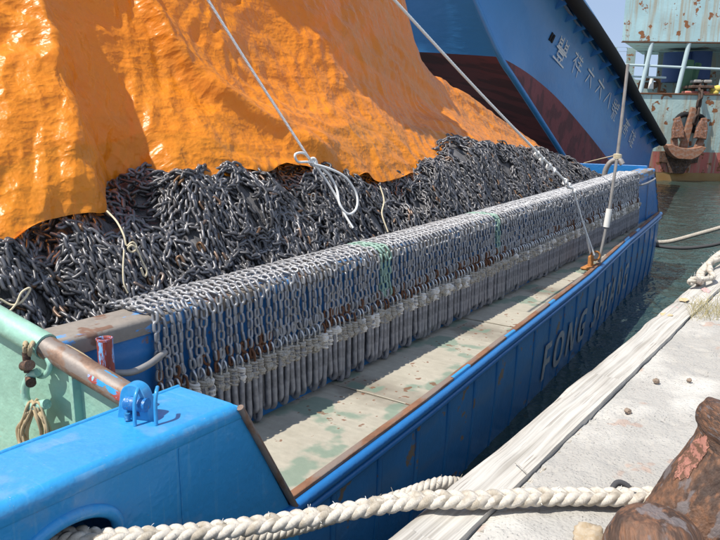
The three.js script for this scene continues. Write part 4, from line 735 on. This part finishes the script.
  solo('pebble', stone(588, 538, 0.045).translate(0, -0.012, 0), std({ map: rep(tex(128, 128, (u, v) => mix3([0.34, 0.24, 0.13], [0.46, 0.41, 0.33], fbm(u * 8, v * 8, 280, 4, 8))), 0.1), roughness: 0.9 }), 'yellowish lump of rubble at the foot of the bollard', 'stone');
  const blades = [], rr = rng(91);
  for (let i = 0; i < 130; i++) { const q = atY(lerp(690, 722, rr()), lerp(322, 305, rr()), QUAY), h = 0.05 + rr() * 0.10, a = rr() * 6.28, l = 0.3 + rr() * 0.9; const e = new THREE.Vector3(Math.cos(a) * h * l, h, Math.sin(a) * h * l); blades.push(tube([q, q.clone().addScaledVector(e, 0.5).add(new THREE.Vector3(0, h * 0.15, 0)), q.clone().add(e)], 0.0016, 4, 3)); }
  const gr = shadows(new THREE.Mesh(mergeGeometries(blades), M.grass)); gr.name = 'dry_grass'; gr.userData = { label: 'tuft of dry straw grass at the end of the quay joint', category: 'grass', kind: 'stuff' }; scene.add(gr);
}

// ------------------------------------------------------------------ the blue and red ship beyond
{
  const ship = thing('trawler', 'big blue trawler bow with dark red bottom and white lettering, lying beyond the boat', 'ship');
  // each station: rail, mid, boot-top line, keel; photographed points set at their own distances
  const st = [
    [[430, -190, 16.5], [452, -60, 17.4], [500, 57, 18.5], [500.5, 58, 18.5]],
    [[500, -112, 17.5], [497, -28, 18.2], [515, 65, 19.2], [512, 76, 19.1]],
    [[540, -52, 18.6], [530, 4, 19.3], [533, 77, 20.3], [527, 99, 20.1]],
    [[570, -2, 20.0], [556, 34, 20.6], [556, 97, 21.6], [545, 127, 21.4]],
    [[590, 28, 22.0], [578, 62, 22.6], [580, 124, 23.6], [565, 158, 23.2]],
    [[612, 62, 25.0], [600, 93, 25.4], [601, 150, 26.2], [588, 194, 25.6]],
    [[630, 95, 28.0], [618, 124, 28.2], [620, 176, 28.8], [607, 222, 28.0]],
    [[645, 121, 30.8], [634, 150, 30.8], [632, 200, 31.2], [622, 232, 30.8]],
    [[656, 140, 33.5], [650, 160, 33.5], [643, 206, 33.5], [636, 232, 33.5]],
  ].map((r) => r.map(([x, y, f]) => at(x, y, f)));
  const col = (k) => st.map((r) => r[k]);
  const row = [0, 1, 2, 3].map(col);
  const topS = (s, t) => cat([0, 1, 2].map((k) => cat(row[k], s)), t);      // t 0 at the rail, 1 at the boot-top
  const botS = (s, t) => cat(row[2], s).lerp(cat(row[3], s), t);
  const uvw = (p) => { p.tu = -p.z * 0.9 + p.x * 0.3; p.tv = p.y; return p; };
  part(ship, 'topside', grid(120, 40, (s, t) => uvw(topS(s, t))), M.shipBlue);
  part(ship, 'bottom', grid(120, 16, (s, t) => uvw(botS(s, t)), false), M.shipRed, 'dark red bottom paint');
  // starboard side, running away to the left
  const sb = [
    [st[0][0], st[0][1], st[0][2], st[0][3]],
    [at(380, -190, 18.0), at(430, -50, 18.9), at(462, 54.5, 20.0), at(535, 112, 20.7)],
    [at(330, -170, 20.5), at(395, -40, 21.5), at(410, 52, 22.8), at(575, 175, 24.2)],
    [at(300, -120, 25), at(340, -30, 26), at(350, 54, 27), at(600, 212, 27.0)],
    [at(470, 60, 38), at(490, 90, 38), at(500, 120, 38), at(622, 240, 31)],
  ];
  const srow = [0, 1, 2, 3].map((k) => sb.map((r) => r[k]));
  part(ship, 'topside', grid(60, 30, (s, t) => uvw(cat([0, 1, 2].map((k) => cat(srow[k], s)), t)), true), M.shipBlue);
  part(ship, 'bottom', grid(60, 16, (s, t) => uvw(cat(srow[2], s).lerp(cat(srow[3], s), t)), true), M.shipRed, 'dark red bottom paint');
  part(ship, 'transom', muv(grid(8, 8, (s, t) => cat(st[8], t).lerp(cat(sb[4], t), s))), M.shipBlue);
  part(ship, 'deck', muv(grid(40, 6, (s, t) => { const p = cat(row[0], s).lerp(cat(srow[0], s), t); p.y -= 0.3; return p; }, true)), M.shipDark);
  // fender roll, blue cap above it and gusset plates below
  const out = (s) => { const a = topS(s, 0), b = topS(Math.min(1, s + 0.01), 0), t = b.clone().sub(topS(Math.max(0, s - 0.01), 0)).normalize(), d = topS(s, 0.06).sub(a).normalize(); return t.cross(d).normalize().negate(); };
  const sgn = out(0.5).dot(camera.position.clone().sub(topS(0.5, 0.3))) > 0 ? 1 : -1;
  const line = (t, o, s0 = 0.02, s1 = 1) => Array.from({ length: 50 }, (_, i) => { const s = lerp(s0, s1, i / 49); return topS(s, t).addScaledVector(out(s), sgn * o); });
  part(ship, 'rail_fender', tube(line(0.025, 0.30), 0.19, 160, 14), M.black, 'thick black rubber fender along the rail');
  part(ship, 'rail_cap', tube(line(0, 0.10).map((p) => p.add(new THREE.Vector3(0, 0.18, 0))), 0.15, 160, 12), M.shipBlue);
  const fw = (s) => 0.33 - 0.02 * s;
  for (let i = 0; i < 17; i++) {
    const s = 0.20 + 0.79 * i / 16, n = out(s).multiplyScalar(sgn), a = topS(s, 0.07).addScaledVector(n, -0.02), b = topS(s, 0.07).addScaledVector(n, 0.42), c = topS(s, fw(s)).addScaledVector(n, -0.02), tg = topS(Math.min(1, s + 0.004), 0.1).sub(topS(s - 0.004, 0.1)).normalize().multiplyScalar(0.03);
    const P = [a, b, c].flatMap((p) => [p.clone().sub(tg), p.clone().add(tg)]); const g = new THREE.BufferGeometry(); g.setAttribute('position', new THREE.Float32BufferAttribute(P.flatMap((p) => [p.x, p.y, p.z]), 3)); g.setIndex([0, 2, 4, 1, 5, 3, 2, 3, 5, 2, 5, 4, 0, 1, 3, 0, 3, 2, 0, 4, 5, 0, 5, 1]); const q = g.toNonIndexed(); q.computeVertexNormals(); part(ship, 'gusset', muv(q), M.shipBlue);
  }
  part(ship, 'fender_shelf', muv(grid(100, 2, (s, t) => topS(lerp(0.15, 1, s), 0.07).addScaledVector(out(lerp(0.15, 1, s)), sgn * lerp(-0.02, 0.46, t)))), M.shipBlue);
  part(ship, 'stem_bar', tube([st[0][0], st[0][1].clone().lerp(st[0][0], 0.5), st[0][1], st[0][2], st[1][3], st[2][3], st[3][3], st[4][3], st[5][3]], 0.08, 60, 8), M.shipBlue);
  // white characters brushed on the bow: strokes in a unit square (x right, y down)
  const glyph = {
    feng: [[.14, .08, .14, .44], [.14, .44, .86, .44], [.86, .08, .86, .44], [.38, .0, .38, .44], [.62, .0, .62, .44], [.14, .16, .38, .16], [.14, .29, .38, .29], [.62, .16, .86, .16], [.62, .29, .86, .29], [.06, .52, .94, .52], [.26, .60, .74, .60], [.26, .60, .26, .78], [.74, .60, .74, .78], [.26, .78, .74, .78], [.36, .80, .42, .94], [.64, .80, .58, .94], [.02, .97, .98, .97]],
    xiang: [[.18, .02, .26, .12], [.04, .2, .38, .2], [.38, .2, .06, .56], [.22, .4, .22, .98], [.24, .46, .38, .58], [.54, .02, .62, .14], [.88, .02, .78, .14], [.48, .2, .96, .2], [.52, .4, .92, .4], [.42, .62, 1, .62], [.72, .2, .72, .98]],
    liu: [[.46, .02, .56, .18], [.04, .34, .96, .34], [.38, .5, .10, .96], [.60, .5, .92, .96]],
    ba: [[.40, .2, .06, .9], [.56, .14, .94, .9]],
    hao: [[.08, .06, .42, .06], [.08, .06, .08, .28], [.42, .06, .42, .28], [.08, .28, .42, .28], [.02, .42, .48, .42], [.12, .42, .12, .6], [.12, .6, .44, .6], [.44, .6, .36, .96], [.74, .0, .74, .14], [.74, .07, .94, .07], [.54, .18, .96, .18], [.54, .18, .50, .96], [.62, .34, .92, .30], [.60, .5, .94, .5], [.66, .62, .60, .96], [.82, .58, .82, .92], [.82, .92, .98, .9]],
    gao: [[.5, .0, .5, .12], [.04, .14, .96, .14], [.26, .24, .74, .24], [.26, .24, .26, .40], [.74, .24, .74, .40], [.26, .40, .74, .40], [.10, .52, .10, .98], [.10, .52, .90, .52], [.90, .52, .90, .98], [.32, .64, .68, .64], [.32, .64, .32, .84], [.68, .64, .68, .84], [.32, .84, .68, .84]],
    xiong: [[.02, .2, .46, .2], [.24, .0, .06, .6], [.24, .42, .10, .84], [.10, .84, .40, .78], [.34, .6, .44, .9], [.62, .02, .50, .36], [.56, .26, .56, .98], [.76, .04, .80, .18], [.56, .24, .96, .24], [.58, .46, .92, .46], [.58, .68, .92, .68], [.56, .92, .98, .92], [.75, .24, .75, .92]],
  };
  const find = (px, py) => { let best = [1e9, 0, 0]; const v = new THREE.Vector3(); camera.updateMatrixWorld(); camera.updateProjectionMatrix(); for (let i = 0; i <= 160; i++) for (let j = 0; j <= 60; j++) { v.copy(topS(i / 160, j / 60)).project(camera); const dx = (v.x * 0.5 + 0.5) * 720 - px, dy = (0.5 - v.y * 0.5) * 540 - py, d = dx * dx + dy * dy; if (d < best[0]) best = [d, i / 160, j / 60]; } return best; };
  const write = (name, px, py, size, wide) => { const thin = glyph[name].length > 10 ? 0.037 : 0.052;
    const [, s, t] = find(px, py), o = topS(s, t), tx = topS(s + 0.01, t).sub(o).normalize(); let ty = topS(s, t + 0.02).sub(o).normalize(); ty.addScaledVector(tx, -ty.dot(tx)).normalize(); let n = tx.clone().cross(ty).normalize(); if (n.dot(camera.position.clone().sub(o)) < 0) n.negate();
    const gs = glyph[name].map(([x0, y0, x1, y1]) => { const P = (x, y) => o.clone().addScaledVector(tx, (x - 0.5) * size * wide).addScaledVector(ty, (y - 0.5) * size * 1.05).addScaledVector(n, 0.03); const a = P(x0, y0), b = P(x1, y1), d = b.clone().sub(a).normalize(), w = d.clone().cross(n).multiplyScalar(size * thin), q = d.clone().multiplyScalar(size * 0.03), g = new THREE.BufferGeometry(); const c = [a.clone().sub(q).sub(w), a.clone().sub(q).add(w), b.clone().add(q).add(w), b.clone().add(q).sub(w)]; g.setAttribute('position', new THREE.Float32BufferAttribute(c.flatMap((p) => [p.x, p.y, p.z]), 3)); g.setAttribute('normal', new THREE.Float32BufferAttribute([0, 1, 2, 3].flatMap(() => [n.x, n.y, n.z]), 3)); g.setIndex([0, 1, 2, 0, 2, 3]); return g; });
    part(ship, 'hull_character', mergeGeometries(gs), M.letter);
  };
  write('feng', 561, 51, 0.65, 1.6); write('xiang', 577, 64, 0.65, 1.5); write('liu', 590, 76, 0.58, 1.6); write('liu', 600, 87, 0.61, 1.6); write('ba', 607, 99, 0.57, 1.6); write('hao', 614, 110, 0.66, 1.5); write('gao', 625, 127, 0.60, 1.5); write('xiong', 631, 138, 0.62, 1.4);
  // scupper with two openings
  { const [, s, t] = find(552, 37), o = topS(s, t), tx = topS(s + 0.01, t).sub(o).normalize(); const ty = topS(s, t + 0.02).sub(o).normalize(), n = tx.clone().cross(ty).normalize(); if (n.dot(camera.position.clone().sub(o)) < 0) n.negate(); for (const k of [-1, 1]) { const g = new RoundedBoxGeometry(0.10, 0.22, 0.06, 1, 0.01); g.applyMatrix4(new THREE.Matrix4().makeBasis(tx, n.clone().cross(tx), n)); const q = o.clone().addScaledVector(tx, k * 0.075); part(ship, 'scupper', g.translate(q.x, q.y, q.z), M.black); } }
}
// ------------------------------------------------------------------ the rusty pale ship behind
{
  const Fd = 36, c = at(690, 118, Fd), fwd = new THREE.Vector3(-Math.sin(YAW), 0, -Math.cos(YAW)), right = new THREE.Vector3(Math.cos(YAW), 0, -Math.sin(YAW));
  const ship = thing('rusty_ship', 'rust streaked pale blue ship with pink waterline and open deck, behind the trawler', 'ship', new THREE.Vector3(c.x, 0, c.z));
  ship.rotation.set(0, YAW - 0.06, -0.018, 'YXZ'); // local x runs to the right along the side, local z towards the camera
  const q = Fd / F;                                        // metres per photo pixel at the side
  const Y = (py) => EYE + (118 - py) * q, X = (px) => (px - 690) * q;
  const yb = Y(96), yr = Y(151), ys = Y(46.5), x0 = X(560), x1 = X(860);
  const slab = (xa, xb, ya, ybb, za, zb, r = 0.03) => box(xb - xa, ybb - ya, zb - za, (xa + xb) / 2, (ya + ybb) / 2, (za + zb) / 2, r);
  const curveZ = (x) => -0.004 * x * x;
  part(ship, 'hull_side', muv(grid(40, 10, (s, t) => { const x = lerp(x0, x1, s); return new THREE.Vector3(x, lerp(yr, yb, t), -0.25 + 0.25 * t); })), M.paleHull);
  part(ship, 'boot_top', muv(grid(40, 6, (s, t) => { const x = lerp(x0, x1, s); return new THREE.Vector3(x, lerp(0.42, yr, t), -0.36 + 0.108 * t); })), M.pinkHull, 'faded pink paint band at the waterline');
  part(ship, 'lower_hull', muv(grid(40, 4, (s, t) => { const x = lerp(x0, x1, s); return new THREE.Vector3(x, lerp(-1, 0.42, t), -0.6 + 0.235 * t); })), M.deepHull, 'orange rusty strip above the water');
  part(ship, 'deck', slab(x0, x1, yb - 0.5, yb - 0.35, -9, -0.05), M.shipDark);
  part(ship, 'gunwale', slab(x0, x1, yb - 0.01, yb + 0.07, -0.12, 0.06, 0.02), M.chainRust);
  part(ship, 'superstructure', muv((() => { const g = prism([[X(617), -0.05], [x1, -0.05], [x1, 7], [X(617) + 3.2, 7]], Y(-120) - ys, 0.02); g.rotateX(-Math.PI / 2); return g.translate(0, ys, 0); })()), M.paleShip, 'pale superstructure panel blistered with rust');
  part(ship, 'lower_edge_rust', slab(X(617) + 0.02, x1 - 0.02, ys - 0.07, ys - 0.022, -0.2, 0.06, 0.01), M.chainRust);
  // back wall with window openings
  const bw = new THREE.Shape([[X(607), yb - 0.4], [x1, yb - 0.4], [x1, ys - 0.06], [X(607), ys - 0.06]].map(([a, b]) => new THREE.Vector2(a, b)));
  const holes = [[612, 622, 52, 88], [630, 639, 54, 82], [644, 652, 56, 84]];
  for (const [a, b, d, e] of holes) { const k = 1.13, h = new THREE.Path(); const hx = (p) => (p - 690) * q * k + 2.2 - 0.35, hy = (p) => EYE + (118 - p) * q * k; h.moveTo(hx(a) + 0.12, hy(e)); h.lineTo(hx(b), hy(e)); h.lineTo(hx(b), hy(d) - 0.1); h.quadraticCurveTo(hx(b), hy(d), hx(b) - 0.12, hy(d)); h.lineTo(hx(a), hy(d)); h.lineTo(hx(a), hy(e) + 0.1); h.closePath(); bw.holes.push(h); }
  const bwg = new THREE.ExtrudeGeometry(bw, { depth: 0.12, bevelEnabled: false }); bwg.translate(0, 0, -4.8); part(ship, 'inner_wall', muv(bwg), M.shipDark);
  // posts and rails on the open deck
  for (const px of [641.5, 676.5, 716, 752, 790]) part(ship, 'post', rod(new THREE.Vector3(X(px) - 0.12, yb, -0.05), new THREE.Vector3(X(px) + 0.22, ys, -0.05), 0.105, 14), M.pale);
  part(ship, 'hand_rail', rod(new THREE.Vector3(X(620), Y(68.5), -0.06), new THREE.Vector3(X(860), Y(76), -0.06), 0.06, 10), M.pale);
  part(ship, 'hand_rail', rod(new THREE.Vector3(X(620), Y(79), -0.30), new THREE.Vector3(X(664), Y(80), -0.30), 0.05, 10), M.pale);
  // clutter under the roof
  const L = (pts, r, m, n) => part(ship, n, tube(pts.map(([x, y, z]) => new THREE.Vector3(X(x), Y(y), z)), r, 40, 10), m);
  L([[642, 94, -0.7], [642, 85, -0.7], [645, 82, -0.7], [659, 82, -0.7], [661, 85, -0.7], [661, 94, -0.7]], 0.07, M.chainRust, 'deck_frame');
  L([[643, 86, -0.9], [651, 87, -0.9], [660, 86, -0.9]], 0.16, M.rust, 'net_roll');
  part(ship, 'white_bollard', new THREE.CylinderGeometry(0.09, 0.13, 0.55, 14).translate(X(652), Y(85), -0.55), M.white);
  L([[687, 94, -1.2], [692, 72, -1.3], [693, 62, -1.4]], 0.22, M.greenPole, 'green_derrick');
  L([[699, 92, -1.6], [702, 74, -1.7], [705, 64, -1.8]], 0.16, M.greenPole, 'green_derrick');
  part(ship, 'blue_tank', new THREE.CylinderGeometry(0.7, 0.7, 1.5, 24).translate(X(695), Y(66), -3.4), M.tank);
  part(ship, 'blue_tank', new THREE.CylinderGeometry(0.6, 0.6, 1.4, 24).translate(X(716), Y(64), -3.2), M.tank);
  part(ship, 'winch_table', slab(X(686), X(708), Y(89.5), Y(87), -1.2, 0.1, 0.02), M.rust);
  part(ship, 'winch_pad', slab(X(690), X(697), Y(84.5), Y(81.5), -0.7, -0.1, 0.05), M.greySteel);
  part(ship, 'winch_pad', slab(X(699.5), X(707), Y(84.5), Y(81.5), -0.7, -0.1, 0.05), M.greySteel);
  for (const px of [692, 703]) part(ship, 'winch_leg', slab(X(px), X(px + 2), yb, Y(84), -0.6, -0.4, 0.02), M.rust);
  part(ship, 'hawse_coaming', slab(X(682), X(706), yb + 0.05, Y(92.2), -0.6, -0.08, 0.08), M.pinkHull);
  for (let k = 0; k < 6; k++) part(ship, 'yellow_net', new THREE.IcosahedronGeometry(0.16 + 0.03 * (k % 3), 2).scale(1, 0.85, 1).translate(X(709 + (k % 3) * 2), Y(93.5 - Math.floor(k / 3) * 3.5), -0.2 + 0.1 * (k % 2)), M.yellow);
  // stowed anchor: a thing of its own
  const an = thing('anchor', 'rusty stockless anchor stowed against the pale hull', 'anchor', new THREE.Vector3(c.x, 0, c.z)); an.rotation.copy(ship.rotation);
  const A = (px, py, z) => new THREE.Vector3(X(px), Y(py), z);
  part(an, 'shank', (() => { const g = prism([[-0.15, 0], [0.15, 0], [0.10, 2.1], [-0.10, 2.1]], 0.2, 0.03); g.rotateZ(-0.16); const p = A(683.5, 150, 0.06); return muv(g.translate(p.x, p.y, p.z)); })(), M.anchor = std({ map: M.pipe.map, color: rgb(1.15, 0.85, 0.7), roughness: 0.85, bumpMap: M.pipe.bumpMap, bumpScale: 0.01 }));
  part(an, 'crown', (() => { const s = new THREE.Shape(); s.moveTo(-1.5, 0.25); s.quadraticCurveTo(-1.2, -0.35, -0.5, -0.55); s.lineTo(0.5, -0.55); s.quadraticCurveTo(1.2, -0.35, 1.5, 0.25); s.lineTo(1.2, 0.30); s.quadraticCurveTo(0, -0.1, -1.2, 0.30); s.closePath(); const g = new THREE.ExtrudeGeometry(s, { depth: 0.6, bevelEnabled: true, bevelSize: 0.05, bevelThickness: 0.05 }); g.scale(0.60, 0.72, 1); g.rotateZ(-0.04); const p = A(684, 149, -0.02); return muv(g.translate(p.x, p.y, p.z)); })(), M.anchor);
  for (const [px, l, r] of [[675, 1, 0.10], [695, -1, -0.24]]) {
    part(an, 'arm', (() => { const g = prism([[-0.13, -0.1], [0.13, -0.1], [0.11, 0.6], [-0.11, 0.6]], 0.2, 0.03); g.rotateZ(r * 1.4); const p = A(px, 150, 0.25); return muv(g.translate(p.x, p.y, p.z)); })(), M.anchor);
    part(an, 'fluke', (() => { const g = prism([[-0.24, 0], [0.24, 0], [0.22, 0.45], [0.06, 0.95], [-0.10, 0.9], [-0.22, 0.42]], 0.16, 0.04); g.rotateX(-0.12); g.rotateZ(r * 0.6); const p = A(px + (l > 0 ? 0.5 : 1.5), 137, 0.42); return muv(g.translate(p.x, p.y, p.z)); })(), M.greySteelA = M.greySteelA || std({ map: M.rust.map, color: rgb(1.7, 1.45, 1.35), roughness: 0.8 }));
  }
  part(an, 'bearing_plate', muv(prism([[-0.95, 0.1], [0.95, 0.1], [0.9, -0.4], [0.55, -0.45], [0.3, -0.95], [-0.35, -0.95], [-0.55, -0.45], [-0.9, -0.4]], 0.1, 0.02).translate(A(684, 153, 0).x, A(684, 153, 0).y, -0.30)), M.rust);
  const ac = linkGeo(0.52, 0.32, 0.07, 14, 6), acp = [A(692, 120, 0.30), A(693, 108, 0.30), A(694.5, 98, 0.28), A(695.5, 91, 0.05), A(696, 86, -0.3)];
  const cg = solo('anchor_chain', chainAlong(ac, acp, 0.36, 0.4, rng(5)), M.rust, 'short rusty chain from the anchor up to the deck winch', 'chain'); cg.position.set(c.x, 0, c.z); cg.rotation.copy(ship.rotation);
  part(ship, 'hawse_pipe', new THREE.TorusGeometry(0.42, 0.14, 10, 24).scale(1, 0.9, 1).translate(X(685), Y(122), -0.03), M.black);
  part(ship, 'hawse_pipe', new THREE.TorusGeometry(0.36, 0.13, 10, 24).translate(X(696), Y(123), -0.03), M.black);
}
renderer.render(scene, camera);
